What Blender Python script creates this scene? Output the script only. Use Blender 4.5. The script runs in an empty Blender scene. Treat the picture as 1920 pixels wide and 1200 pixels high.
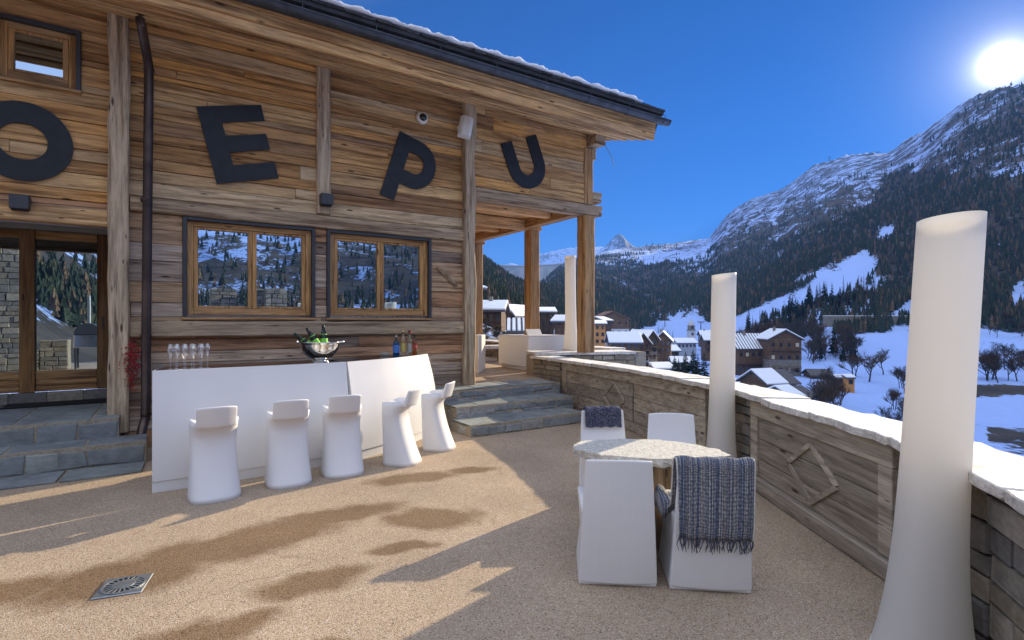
import bpy, bmesh, math, random
import numpy as np
from mathutils import Matrix, Vector
R = math.radians
S = bpy.context.scene
COL = S.collection
random.seed(7); rng = np.random.default_rng(11)

# ------------------------------------------------------------------ camera
FPX, CX, HY, EYE = 998.0, 960.0, 603.0, 1.6
cd = bpy.data.cameras.new("camera"); cam = bpy.data.objects.new("camera", cd); COL.objects.link(cam)
cam.location = (0, 0, EYE); cam.rotation_euler = (R(90), 0, 0)
cd.sensor_width = 36; cd.lens = FPX / 1920 * 36; cd.shift_y = 3 / 1920
cd.clip_start = .05; cd.clip_end = 30000
S.camera = cam

# ------------------------------------------------------------------ light
SUN = Vector((920 / FPX, 1, (HY - 120) / FPX)).normalized()
EL = math.asin(SUN.z); AZ = math.atan2(SUN.x, SUN.y)
ld = bpy.data.lights.new("sun", "SUN"); ld.energy = 3.8; ld.angle = R(.5); ld.color = (1, .84, .60)
lo = bpy.data.objects.new("sun", ld); COL.objects.link(lo)
lo.rotation_euler = SUN.to_track_quat('Z', 'Y').to_euler()
FILL_CLOUD = .46
W = bpy.data.worlds.new("World"); S.world = W; W.use_nodes = True
wt = W.node_tree; wt.nodes.clear()
def wn(t, **k):
    n = wt.nodes.new(t)
    for a, b in k.items(): setattr(n, a, b)
    return n
sky = wn("ShaderNodeTexSky", sky_type='NISHITA', sun_disc=False, sun_elevation=EL, sun_rotation=AZ,
         altitude=1850, air_density=1.0, dust_density=0.15, ozone_density=4.0)
hs = wn("ShaderNodeHueSaturation"); hs.inputs['Saturation'].default_value = 1.22
bg = wn("ShaderNodeBackground"); bg.inputs['Strength'].default_value = .036
tc = wn("ShaderNodeTexCoord")
dt = wn("ShaderNodeVectorMath", operation='DOT_PRODUCT'); dt.inputs[1].default_value = SUN
mx = wn("ShaderNodeMath", operation='MAXIMUM'); mx.inputs[1].default_value = 0
wt.links.new(tc.outputs['Generated'], dt.inputs[0]); wt.links.new(dt.outputs['Value'], mx.inputs[0])
acc = None
for e, a in ((90, .035), (400, .12), (2500, .6), (14000, 9.0)):      # the sun and its aureole in the clear air
    p = wn("ShaderNodeMath", operation='POWER'); p.inputs[1].default_value = e
    m = wn("ShaderNodeMath", operation='MULTIPLY'); m.inputs[1].default_value = a
    wt.links.new(mx.outputs[0], p.inputs[0]); wt.links.new(p.outputs[0], m.inputs[0])
    if acc is None: acc = m
    else:
        s = wn("ShaderNodeMath", operation='ADD'); wt.links.new(acc.outputs[0], s.inputs[0]); wt.links.new(m.outputs[0], s.inputs[1]); acc = s
b2 = wn("ShaderNodeBackground"); b2.inputs['Color'].default_value = (1, .96, .88, 1)
wt.links.new(acc.outputs[0], b2.inputs['Strength'])
# unseen white cloud added behind the viewer as fill light for the shaded side
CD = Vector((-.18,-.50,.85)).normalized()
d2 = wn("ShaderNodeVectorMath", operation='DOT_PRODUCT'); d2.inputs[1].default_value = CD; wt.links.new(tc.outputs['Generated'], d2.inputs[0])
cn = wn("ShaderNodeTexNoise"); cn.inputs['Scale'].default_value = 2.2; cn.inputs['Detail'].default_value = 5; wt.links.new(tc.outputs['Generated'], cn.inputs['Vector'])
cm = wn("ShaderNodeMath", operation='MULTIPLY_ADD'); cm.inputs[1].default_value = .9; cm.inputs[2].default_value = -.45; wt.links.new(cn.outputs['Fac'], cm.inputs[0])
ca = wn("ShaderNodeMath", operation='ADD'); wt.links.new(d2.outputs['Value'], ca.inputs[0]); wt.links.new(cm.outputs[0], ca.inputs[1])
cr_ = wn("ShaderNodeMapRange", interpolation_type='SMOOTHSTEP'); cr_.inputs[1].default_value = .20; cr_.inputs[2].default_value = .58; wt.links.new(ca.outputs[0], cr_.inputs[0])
cb = wn("ShaderNodeBackground"); cb.inputs['Color'].default_value = (.83,.91,1.12,1); cb.inputs['Strength'].default_value = FILL_CLOUD
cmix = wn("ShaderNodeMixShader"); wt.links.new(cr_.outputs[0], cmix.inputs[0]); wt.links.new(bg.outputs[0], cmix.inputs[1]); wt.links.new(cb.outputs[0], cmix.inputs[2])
ad = wn("ShaderNodeAddShader"); out = wn("ShaderNodeOutputWorld")
tn = wn('ShaderNodeMix', data_type='RGBA', blend_type='MULTIPLY'); tn.inputs[0].default_value = 1; tn.inputs[7].default_value = (.62,.74,1.08,1); wt.links.new(sky.outputs[0], tn.inputs[6]); wt.links.new(tn.outputs[2], hs.inputs['Color']); wt.links.new(hs.outputs[0], bg.inputs['Color'])
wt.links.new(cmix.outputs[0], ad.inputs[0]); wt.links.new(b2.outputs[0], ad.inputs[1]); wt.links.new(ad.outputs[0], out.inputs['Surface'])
vs = S.view_settings; vs.view_transform = 'Standard'; vs.look = 'None'; vs.exposure = 1.55; vs.gamma = 1; vs.use_curve_mapping = False
S.cycles.max_bounces = 8; S.cycles.transparent_max_bounces = 12; S.cycles.caustics_reflective = False; S.cycles.caustics_refractive = False

# ------------------------------------------------------------------ helpers
def at(px, py, d): return Vector(((px - CX) / FPX * d, d, EYE + (HY - py) / FPX * d))
class MB:
    def __init__(s): s.v = []; s.f = []; s.r = []
    def add(s, vs, fs, r=None):
        o = len(s.v); s.v += [tuple(v) for v in vs]
        if r is None: r = random.random()
        for f in fs: s.f.append([i + o for i in f]); s.r.append(r)
        return s
    def box(s, a, b, r=None, j=0, M=None):
        x0, y0, z0 = a; x1, y1, z1 = b
        P = [Vector(p) for p in ((x0,y0,z0),(x1,y0,z0),(x1,y1,z0),(x0,y1,z0),(x0,y0,z1),(x1,y0,z1),(x1,y1,z1),(x0,y1,z1))]
        if j: P = [p + Vector([random.uniform(-j, j) for _ in '123']) for p in P]
        if M is not None: P = [M @ p for p in P]
        return s.add(P, [(0,3,2,1),(4,5,6,7),(0,1,5,4),(1,2,6,5),(2,3,7,6),(3,0,4,7)], r)
    def loft(s, rings, cap=True, r=None, closed=True):
        n = len(rings[0]); vs = [p for q in rings for p in q]; fs = []
        m = n if closed else n - 1
        for i in range(len(rings) - 1):
            for k in range(m):
                a = i*n + k; b = i*n + (k+1) % n
                fs.append((a, b, b + n, a + n))
        if cap: fs.append(tuple(range(n))[::-1]); fs.append(tuple(range((len(rings)-1)*n, len(rings)*n)))
        return s.add(vs, fs, r)
    def tube(s, pts, rad, n=8, cap=True, r=None):
        pts = [Vector(p) for p in pts]; rings = []
        if not hasattr(rad, '__len__'): rad = [rad] * len(pts)
        a = None
        for i, p in enumerate(pts):
            t = (pts[min(i+1, len(pts)-1)] - pts[max(i-1, 0)]).normalized()
            if a is None: a = t.cross(Vector((0,0,1)) if abs(t.z) < .9 else Vector((1,0,0)))
            a = (a - t*a.dot(t)).normalized(); b = t.cross(a)
            rings.append([p + rad[i]*(math.cos(2*math.pi*k/n)*a + math.sin(2*math.pi*k/n)*b) for k in range(n)])
        return s.loft(rings, cap, r)
    def lathe(s, prof, n=20, c=(0,0,0), cap=False, r=None, M=None):
        rings = []
        for (q, z) in prof:
            ring = [Vector((c[0]+q*math.cos(2*math.pi*k/n), c[1]+q*math.sin(2*math.pi*k/n), c[2]+z)) for k in range(n)]
            if M is not None: ring = [M @ p for p in ring]
            rings.append(ring)
        return s.loft(rings, cap, r)
    def prism(s, poly, ax, a, b, r=None, M=None):      # poly of 2-D points, extruded along axis ax
        def P(p, t):
            v = Vector({'x': (t, p[0], p[1]), 'y': (p[0], t, p[1]), 'z': (p[0], p[1], t)}[ax])
            return M @ v if M is not None else v
        return s.loft([[P(p, a) for p in poly], [P(p, b) for p in poly]], True, r)
    def build(s, name, mat, parent=None, smooth=False, bevel=0, world=False, bev_seg=1):
        vs = s.v
        if world and parent is not None:
            Mi = parent.matrix_basis.inverted(); vs = [tuple(Mi @ Vector(v)) for v in vs]
        me = bpy.data.meshes.new(name); me.from_pydata(vs, [], s.f)
        at_ = me.attributes.new('rnd', 'FLOAT', 'FACE'); at_.data.foreach_set('value', np.array(s.r, dtype=np.float32))
        me.materials.append(mat)
        bm = bmesh.new(); bm.from_mesh(me); bmesh.ops.recalc_face_normals(bm, faces=bm.faces); bm.to_mesh(me); bm.free()
        if smooth: me.polygons.foreach_set('use_smooth', [True]*len(me.polygons))
        ob = bpy.data.objects.new(name, me); COL.objects.link(ob)
        if parent is not None: ob.parent = parent
        if bevel:
            m = ob.modifiers.new('bevel', 'BEVEL'); m.width = bevel; m.segments = bev_seg; m.limit_method = 'ANGLE'; m.angle_limit = R(35)
            if smooth: m.harden_normals = False
        return ob
def tag(o, label, cat=None, group=None, kind=None):
    if label: o['label'] = label
    if cat: o['category'] = cat
    if group: o['group'] = group
    if kind: o['kind'] = kind
    return o
def empty(name, loc, rz=0, label=None, cat=None, group=None):
    o = bpy.data.objects.new(name, None); COL.objects.link(o); o.location = loc; o.rotation_euler = (0,0,rz)
    o.matrix_basis = Matrix.Translation(loc) @ Matrix.Rotation(rz, 4, 'Z'); o.empty_display_size = .2
    return tag(o, label, cat, group)
def copy_tree(o, parent=None):
    c = o.copy(); COL.objects.link(c)
    if parent is not None: c.parent = parent
    for ch in list(o.children): copy_tree(ch, c)
    return c

# ------------------------------------------------------------------ materials
class NT:
    def __init__(s, name):
        s.m = bpy.data.materials.new(name); s.m.use_nodes = True; s.t = s.m.node_tree; s.t.nodes.clear()
        s.out = s.n('ShaderNodeOutputMaterial'); s.b = s.n('ShaderNodeBsdfPrincipled'); s.l(s.b.outputs[0], s.out.inputs['Surface'])
    def n(s, t, **k):
        q = s.t.nodes.new(t)
        for a, b in k.items(): setattr(q, a, b)
        return q
    def l(s, a, b): s.t.links.new(a, b)
    def co(s, scale=(1,1,1), rot=(0,0,0), kind='Object', off=None, rnd=0):
        c = s.n('ShaderNodeTexCoord'); m = s.n('ShaderNodeMapping'); m.inputs['Scale'].default_value = scale; m.inputs['Rotation'].default_value = rot
        src = c.outputs[kind]
        if kind == 'World':
            pass
        s.l(src, m.inputs['Vector']); o = m.outputs[0]
        if rnd:
            a = s.attr('rnd'); v = s.n('ShaderNodeVectorMath', operation='SCALE'); v.inputs[0].default_value = (13.1, 7.7, 5.3); s.l(a, v.inputs['Scale'])
            w = s.n('ShaderNodeVectorMath', operation='SCALE'); s.l(v.outputs[0], w.inputs[0]); w.inputs['Scale'].default_value = rnd
            ad = s.n('ShaderNodeVectorMath', operation='ADD'); s.l(o, ad.inputs[0]); s.l(w.outputs[0], ad.inputs[1]); o = ad.outputs[0]
        return o
    def attr(s, name):
        return s.n('ShaderNodeAttribute', attribute_name=name).outputs['Fac']
    def noise(s, vec, scale=5, detail=6, rough=.55, dist=0):
        q = s.n('ShaderNodeTexNoise'); q.inputs['Scale'].default_value = scale; q.inputs['Detail'].default_value = detail
        q.inputs['Roughness'].default_value = rough; q.inputs['Distortion'].default_value = dist; s.l(vec, q.inputs['Vector']); return q.outputs['Fac']
    def voro(s, vec, scale=5, feature='F1', out='Distance'):
        q = s.n('ShaderNodeTexVoronoi', feature=feature); q.inputs['Scale'].default_value = scale; s.l(vec, q.inputs['Vector']); return q.outputs[out]
    def ramp(s, fac, stops, interp='LINEAR'):
        q = s.n('ShaderNodeValToRGB'); q.color_ramp.interpolation = interp; e = q.color_ramp.elements
        while len(e) < len(stops): e.new(.5)
        for el, (p, c) in zip(e, stops):
            el.position = p; el.color = (c, c, c, 1) if not hasattr(c, '__len__') else tuple(c) + (1,)
        s.l(fac, q.inputs[0]); return q.outputs[0]
    def mix(s, f, a, b, mode='MIX'):
        q = s.n('ShaderNodeMix', data_type='RGBA', blend_type=mode)
        for i, v in ((0, f), (6, a), (7, b)):
            if hasattr(v, 'default_value') or hasattr(v, 'is_linked'): s.l(v, q.inputs[i])
            elif hasattr(v, '__len__'): q.inputs[i].default_value = tuple(v) + (1,)
            else: q.inputs[i].default_value = v
        return q.outputs[2]
    def math(s, op, a, b=None, clamp=False):
        q = s.n('ShaderNodeMath', operation=op); q.use_clamp = clamp
        for i, v in ((0, a), (1, b)):
            if v is None: continue
            if hasattr(v, 'is_linked'): s.l(v, q.inputs[i])
            else: q.inputs[i].default_value = v
        return q.outputs[0]
    def color(s, c):
        if hasattr(c, 'is_linked'): s.l(c, s.b.inputs['Base Color'])
        else: s.b.inputs['Base Color'].default_value = tuple(c) + (1,)
    def rough(s, c):
        if hasattr(c, 'is_linked'): s.l(c, s.b.inputs['Roughness'])
        else: s.b.inputs['Roughness'].default_value = c
    def bump(s, h, strength=.4, dist=.01):
        q = s.n('ShaderNodeBump'); q.inputs['Strength'].default_value = strength; q.inputs['Distance'].default_value = dist
        s.l(h, q.inputs['Height']); s.l(q.outputs[0], s.b.inputs['Normal'])
    def spec(s, v): s.b.inputs['Specular IOR Level'].default_value = v

def wood(name, axis, tints, dark=.35, scale=1.0, rough=.75, contrast=1.0, grey=.30, streak=.8):
    """weathered timber; tints = colours picked per board; axis = grain direction"""
    t = NT(name); sc = {'x': (1.1, 16, 16), 'y': (16, 1.1, 16), 'z': (16, 16, 1.1)}[axis]
    v = t.co(tuple(a*scale for a in sc), rnd=3.0)
    g = t.noise(v, 1.6, 9, .62, .6); g2 = t.noise(v, 5.5, 5, .6, .2)
    big = t.noise(t.co((.7,.7,.7), rnd=1.5), 1.3, 3)
    n = len(tints); base = t.ramp(t.attr('rnd'), [((i+.0)/n, c) for i, c in enumerate(tints)], 'CONSTANT')
    st = t.ramp(g, [(.25, 1-.70*contrast), (.44, .92), (.6, 1.22), (.8, 1.5)])
    c = t.mix(1.0, base, st, 'MULTIPLY')
    fine = t.ramp(g2, [(.3, .72), (.6, 1.08)]); c = t.mix(.8, c, fine, 'MULTIPLY')
    c = t.mix(t.ramp(big, [(.45, 0), (.75, grey)]), c, (.27, .235, .195))      # greyed, weathered areas
    kv = t.co(tuple({'x': (1.2, 5, 5), 'y': (5, 1.2, 5), 'z': (5, 5, 1.2)}[axis]), rnd=2.0)
    k = t.ramp(t.voro(kv, 1.5), [(.06, 1), (.13, .0)])
    c = t.mix(t.math('MULTIPLY', k, .9), c, (.03,.017,.010))
    s3 = tuple({'x': (.45, 9, 9), 'y': (9, .45, 9), 'z': (9, 9, .45)}[axis]); dk_ = t.ramp(t.noise(t.co(s3, rnd=4.0), 1.5, 4, .6), [(.49, 0), (.64, streak)]); c = t.mix(dk_, c, t.mix(1, c, (.34,.26,.21), 'MULTIPLY'))
    bl_ = t.ramp(t.noise(t.co(s3, rnd=6.0), 1.9, 4, .6), [(.55, 0), (.68, .5)]); c = t.mix(bl_, c, t.mix(1, c, (1.45,1.5,1.6), 'MULTIPLY'))
    nv = tuple({'x': (3, 11, 11), 'y': (11, 3, 11), 'z': (11, 11, 3)}[axis]); ns = t.ramp(t.voro(t.co(nv, rnd=3.3), 1.0), [(.05, .85), (.12, 0)]); nm = t.ramp(t.noise(t.co((.9,.9,.9), rnd=2.2), 1.0, 2), [(.50, 0), (.60, 1)]); c = t.mix(t.math('MULTIPLY', ns, nm), c, (.025,.018,.014))
    cr = t.ramp(t.noise(t.co(tuple(a*1.7 for a in sc), rnd=5.0), 1.3, 3, .5), [(.27, 1), (.31, 0)])  # cracks
    c = t.mix(t.math('MULTIPLY', cr, dark*1.7), c, (.025, .017, .012))
    t.color(c); t.rough(rough); t.spec(.25)
    h = t.math('SUBTRACT', t.math('ADD', g, t.math('MULTIPLY', g2, .5)), cr); t.bump(h, .5, .012)
    return t.m
def stone(name, cols, sc=6, bump=.5, patch=None, rough=.85):
    t = NT(name); v = t.co((1,1,1), rnd=4)
    n = len(cols); base = t.ramp(t.attr('rnd'), [(i/n, c) for i, c in enumerate(cols)], 'CONSTANT')
    a = t.noise(v, sc, 8, .65); b = t.noise(t.co((2,2,4), rnd=3), sc*1.7, 6, .6)
    c = t.mix(1, base, t.ramp(a, [(.25, .55), (.5, 1), (.75, 1.3)]), 'MULTIPLY')
    c = t.mix(.6, c, t.ramp(b, [(.3, .65), (.65, 1.15)]), 'MULTIPLY')
    if patch: c = t.mix(t.ramp(t.noise(v, 2.2, 4), [(.56, 0), (.68, .6)]), c, patch)
    t.color(c); t.rough(rough); t.spec(.3); t.bump(t.math('ADD', a, b), bump, .02); return t.m
def plain(name, c, rough=.5, metal=0, spec=.5, var=.12, sc=4, bump=0):
    t = NT(name); n = t.noise(t.co(), sc, 5)
    t.color(t.mix(1, c, t.ramp(n, [(.3, 1-var), (.7, 1+var)]), 'MULTIPLY')); t.rough(rough); t.b.inputs['Metallic'].default_value = metal; t.spec(spec)
    if bump: t.bump(t.noise(t.co(), sc*8, 4), bump, .004)
    return t.m
M = {}
M['plank'] = wood('facade_planks', 'x', [(.56,.325,.13),(.47,.26,.10),(.60,.38,.17),(.38,.21,.085),(.52,.35,.18),(.60,.315,.10),(.30,.165,.075),(.50,.28,.11),(.57,.42,.25)])
M['plank_low'] = wood('weathered_planks', 'x', [(.44,.295,.185),(.50,.37,.26),(.33,.22,.15),(.54,.43,.33),(.45,.25,.135),(.38,.30,.235),(.22,.16,.12),(.48,.32,.185),(.51,.42,.34),(.35,.195,.105)])
M['beam_x'] = wood('beam_timber', 'x', [(.42,.31,.20),(.38,.275,.175)], .5)
M['beam_y'] = wood('cross_timber', 'y', [(.40,.24,.11),(.36,.21,.095)], .3)
M['fascia'] = wood('fascia_timber', 'x', [(.58,.34,.145),(.50,.28,.115),(.60,.38,.18)], .25)
M['soffit'] = wood('soffit_boards', 'x', [(.60,.37,.17),(.50,.30,.14),(.66,.42,.20),(.42,.25,.115)], .3)
M['post'] = wood('post_timber', 'z', [(.48,.37,.25),(.45,.345,.23)], .7)
M['post_n'] = wood('new_post_timber', 'z', [(.40,.23,.10),(.36,.215,.105)], .45)
M['ceil'] = wood('ceiling_boards', 'x', [(.68,.42,.19),(.60,.37,.165),(.72,.46,.23)], .2)
M['frame'] = wood('window_timber', 'z', [(.52,.29,.11),(.47,.26,.10)], .3, rough=.55)
M['frame_x'] = wood('window_rail_timber', 'x', [(.48,.27,.11),(.42,.24,.10)], .3, rough=.55)
M['frame_d'] = wood('door_timber', 'z', [(.24,.125,.045),(.21,.11,.04)], .3, rough=.5)
M['panel'] = wood('grey_panel_boards', 'y', [(.40,.34,.26),(.34,.29,.23),(.44,.375,.29),(.30,.26,.205)], .55, contrast=.8, streak=.4)
M['stone'] = stone('rubble_stone', [(.24,.215,.18),(.30,.27,.225),(.19,.18,.165),(.34,.30,.24),(.22,.20,.18),(.27,.23,.17)], patch=(.12,.12,.115))
M['slate'] = stone('slate_block', [(.22,.235,.245),(.26,.27,.27),(.19,.205,.22),(.30,.295,.28)], 5, .4)
M['slab'] = stone('slab_stone', [(.23,.255,.25),(.27,.29,.27),(.21,.23,.235)], 3, .3)
M['coping'] = stone('coping_stone', [(.68,.64,.57),(.62,.59,.53),(.72,.68,.61)], 9, .6)
def frosted(m):
    t = m.node_tree; b = [n for n in t.nodes if n.type == 'BSDF_PRINCIPLED'][0]; src = b.inputs['Base Color'].links[0].from_socket
    g = t.nodes.new('ShaderNodeNewGeometry'); sp_ = t.nodes.new('ShaderNodeSeparateXYZ'); t.links.new(g.outputs['True Normal'], sp_.inputs[0])
    n = t.nodes.new('ShaderNodeTexNoise'); n.inputs['Scale'].default_value = 5; n.inputs['Detail'].default_value = 8; n.inputs['Roughness'].default_value = .7; t.links.new(g.outputs['Position'], n.inputs['Vector'])
    r = t.nodes.new('ShaderNodeMapRange'); r.inputs[1].default_value = .40; r.inputs[2].default_value = .58; t.links.new(n.outputs['Fac'], r.inputs[0])
    a = t.nodes.new('ShaderNodeMapRange'); a.inputs[1].default_value = .7; a.inputs[2].default_value = .9; t.links.new(sp_.outputs[2], a.inputs[0])
    m_ = t.nodes.new('ShaderNodeMath'); m_.operation = 'MULTIPLY'; t.links.new(r.outputs[0], m_.inputs[0]); t.links.new(a.outputs[0], m_.inputs[1])
    x = t.nodes.new('ShaderNodeMix'); x.data_type = 'RGBA'; t.links.new(m_.outputs[0], x.inputs[0]); t.links.new(src, x.inputs[6]); x.inputs[7].default_value = (.90,.90,.91,1); t.links.new(x.outputs[2], b.inputs['Base Color'])
frosted(M['coping'])
M['mortar'] = stone('mortar', [(.34,.29,.215),(.36,.31,.235)], 18, .6)
M['rough_s'] = stone('granite_slab', [(.62,.59,.52)], 30, .7)
M['steel'] = plain('dark_steel', (.055,.06,.07), .42, .6, var=.3, sc=7)
M['pipe'] = plain('aged_copper', (.085,.06,.05), .38, .75, var=.5, sc=3)
M['track'] = plain('zinc_track', (.30,.31,.32), .5, .4)
M['black'] = plain('black_letter', (.012,.016,.022), .55, 0, .4, .3, 9)
M['anth'] = plain('anthracite_metal', (.05,.055,.065), .5, .3)
def mk_white():
    t = NT('white_plastic'); v = t.co((1,1,1)); a = t.noise(v, 1.3, 4); sc = t.ramp(t.noise(t.co((3,3,22)), 3, 5, .7, 1.0), [(.60, 0), (.72, 1)]); pt = t.ramp(t.noise(v, 2.3, 3), [(.52, 0), (.64, 1)])
    c = t.mix(1, (.735,.735,.74), t.ramp(a, [(.3,.955),(.7,1.02)]), 'MULTIPLY'); c = t.mix(t.math('MULTIPLY', t.math('MULTIPLY', sc, pt), .22), c, (.45,.42,.38)); t.color(c)
    t.rough(t.ramp(t.noise(v, 5, 5), [(.3,.36),(.7,.52)])); t.spec(.45); t.bump(t.noise(v, 160, 2), .04, .002); return t.m
M['white'] = mk_white()
M['cream'] = plain('offwhite_enamel', (.74,.72,.67), .45, 0, .4, .03)
M['bartop'] = plain('black_glass_top', (.012,.012,.014), .06, 0, .6, .1)
M['chrome'] = plain('polished_steel', (.72,.70,.66), .13, 1, .5, .04)
M['grate'] = plain('cast_metal', (.33,.35,.36), .45, .85, var=.2, sc=20)
M['hole'] = plain('dark_recess', (.01,.01,.01), .9)
M['roofslate'] = stone('roof_slate', [(.05,.05,.055),(.07,.07,.075),(.04,.04,.045)], 6, .6)
M['berry'] = plain('red_berries', (.38,.014,.016), .35, 0, .5, .4, 40)
M['twig'] = plain('twig_bark', (.07,.045,.03), .9)
def mk_lamp():
    t = NT('lamp_shell'); d = t.n('ShaderNodeBsdfDiffuse'); d.inputs[0].default_value = (.82,.80,.76,1)
    tr = t.n('ShaderNodeBsdfTranslucent'); tr.inputs[0].default_value = (.84,.81,.75,1)
    m = t.n('ShaderNodeMixShader'); m.inputs[0].default_value = .48; t.l(d.outputs[0], m.inputs[1]); t.l(tr.outputs[0], m.inputs[2])
    g = t.n('ShaderNodeBsdfGlossy'); g.inputs['Roughness'].default_value = .35
    m2 = t.n('ShaderNodeMixShader'); m2.inputs[0].default_value = .03; t.l(m.outputs[0], m2.inputs[1]); t.l(g.outputs[0], m2.inputs[2])
    t.l(m2.outputs[0], t.out.inputs['Surface']); return t.m
M['lamp'] = mk_lamp()
def mk_pane():
    t = NT('window_glass'); t.color((.012,.014,.016)); t.rough(.02)
    g = t.n('ShaderNodeBsdfGlossy'); g.inputs['Roughness'].default_value = .004; g.inputs['Color'].default_value = (.62,.80,1,1)
    v = t.noise(t.co((1,1,1)), .9, 2); t.bump(v, .06, .02); b = [q for q in t.t.nodes if q.type == 'BUMP'][0]; t.l(b.outputs[0], g.inputs['Normal'])
    m = t.n('ShaderNodeMixShader'); m.inputs[0].default_value = .66; t.l(t.b.outputs[0], m.inputs[1]); t.l(g.outputs[0], m.inputs[2])
    t.l(m.outputs[0], t.out.inputs['Surface']); return t.m
M['pane'] = mk_pane()
def mk_glass(name, c, rough=0.0, ior=1.45):
    t = NT(name); t.color(c); t.rough(rough); t.b.inputs['Transmission Weight'].default_value = 1; t.b.inputs['IOR'].default_value = ior; return t.m
def mk_thin():
    t = NT('clear_glass'); tr = t.n('ShaderNodeBsdfTransparent'); g = t.n('ShaderNodeBsdfGlossy'); g.inputs['Roughness'].default_value = .04; lw_ = t.n('ShaderNodeLayerWeight'); lw_.inputs['Blend'].default_value = .32
    r = t.ramp(lw_.outputs['Facing'], [(.0,.14),(.6,.34),(1,.95)]); m = t.n('ShaderNodeMixShader'); t.l(r, m.inputs[0]); t.l(tr.outputs[0], m.inputs[1]); t.l(g.outputs[0], m.inputs[2]); t.l(m.outputs[0], t.out.inputs['Surface']); return t.m
M['glass'] = mk_thin()
M['blueg'] = mk_glass('blue_glass', (.03,.22,.75)); M['clearg'] = mk_glass('bottle_glass', (.85,.86,.75)); M['greeng'] = mk_glass('green_glass', (.04,.10,.05))
M['amber'] = mk_glass('amber_glass', (.55,.18,.04)); M['foil'] = plain('dark_foil', (.02,.03,.025), .25, .5); M['label_y'] = plain('yellow_label', (.62,.52,.16), .6)
M['label_g'] = plain('pale_label', (.42,.42,.36), .6); M['greenl'] = plain('green_foil', (.22,.65,.06), .35); M['redcap'] = plain('red_cap', (.4,.05,.04), .4); M['label_b'] = plain('blue_label', (.08,.22,.60), .5)
def mk_snow(name='snow', c=(.86,.88,.92)):
    t = NT(name); a = t.noise(t.co(), 3, 6); t.color(t.mix(1, c, t.ramp(a, [(.3,.93),(.7,1.04)]), 'MULTIPLY')); t.rough(.7); t.spec(.3); t.bump(t.noise(t.co(), 14, 6), .5, .03); return t.m
M['snow'] = mk_snow()

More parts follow.
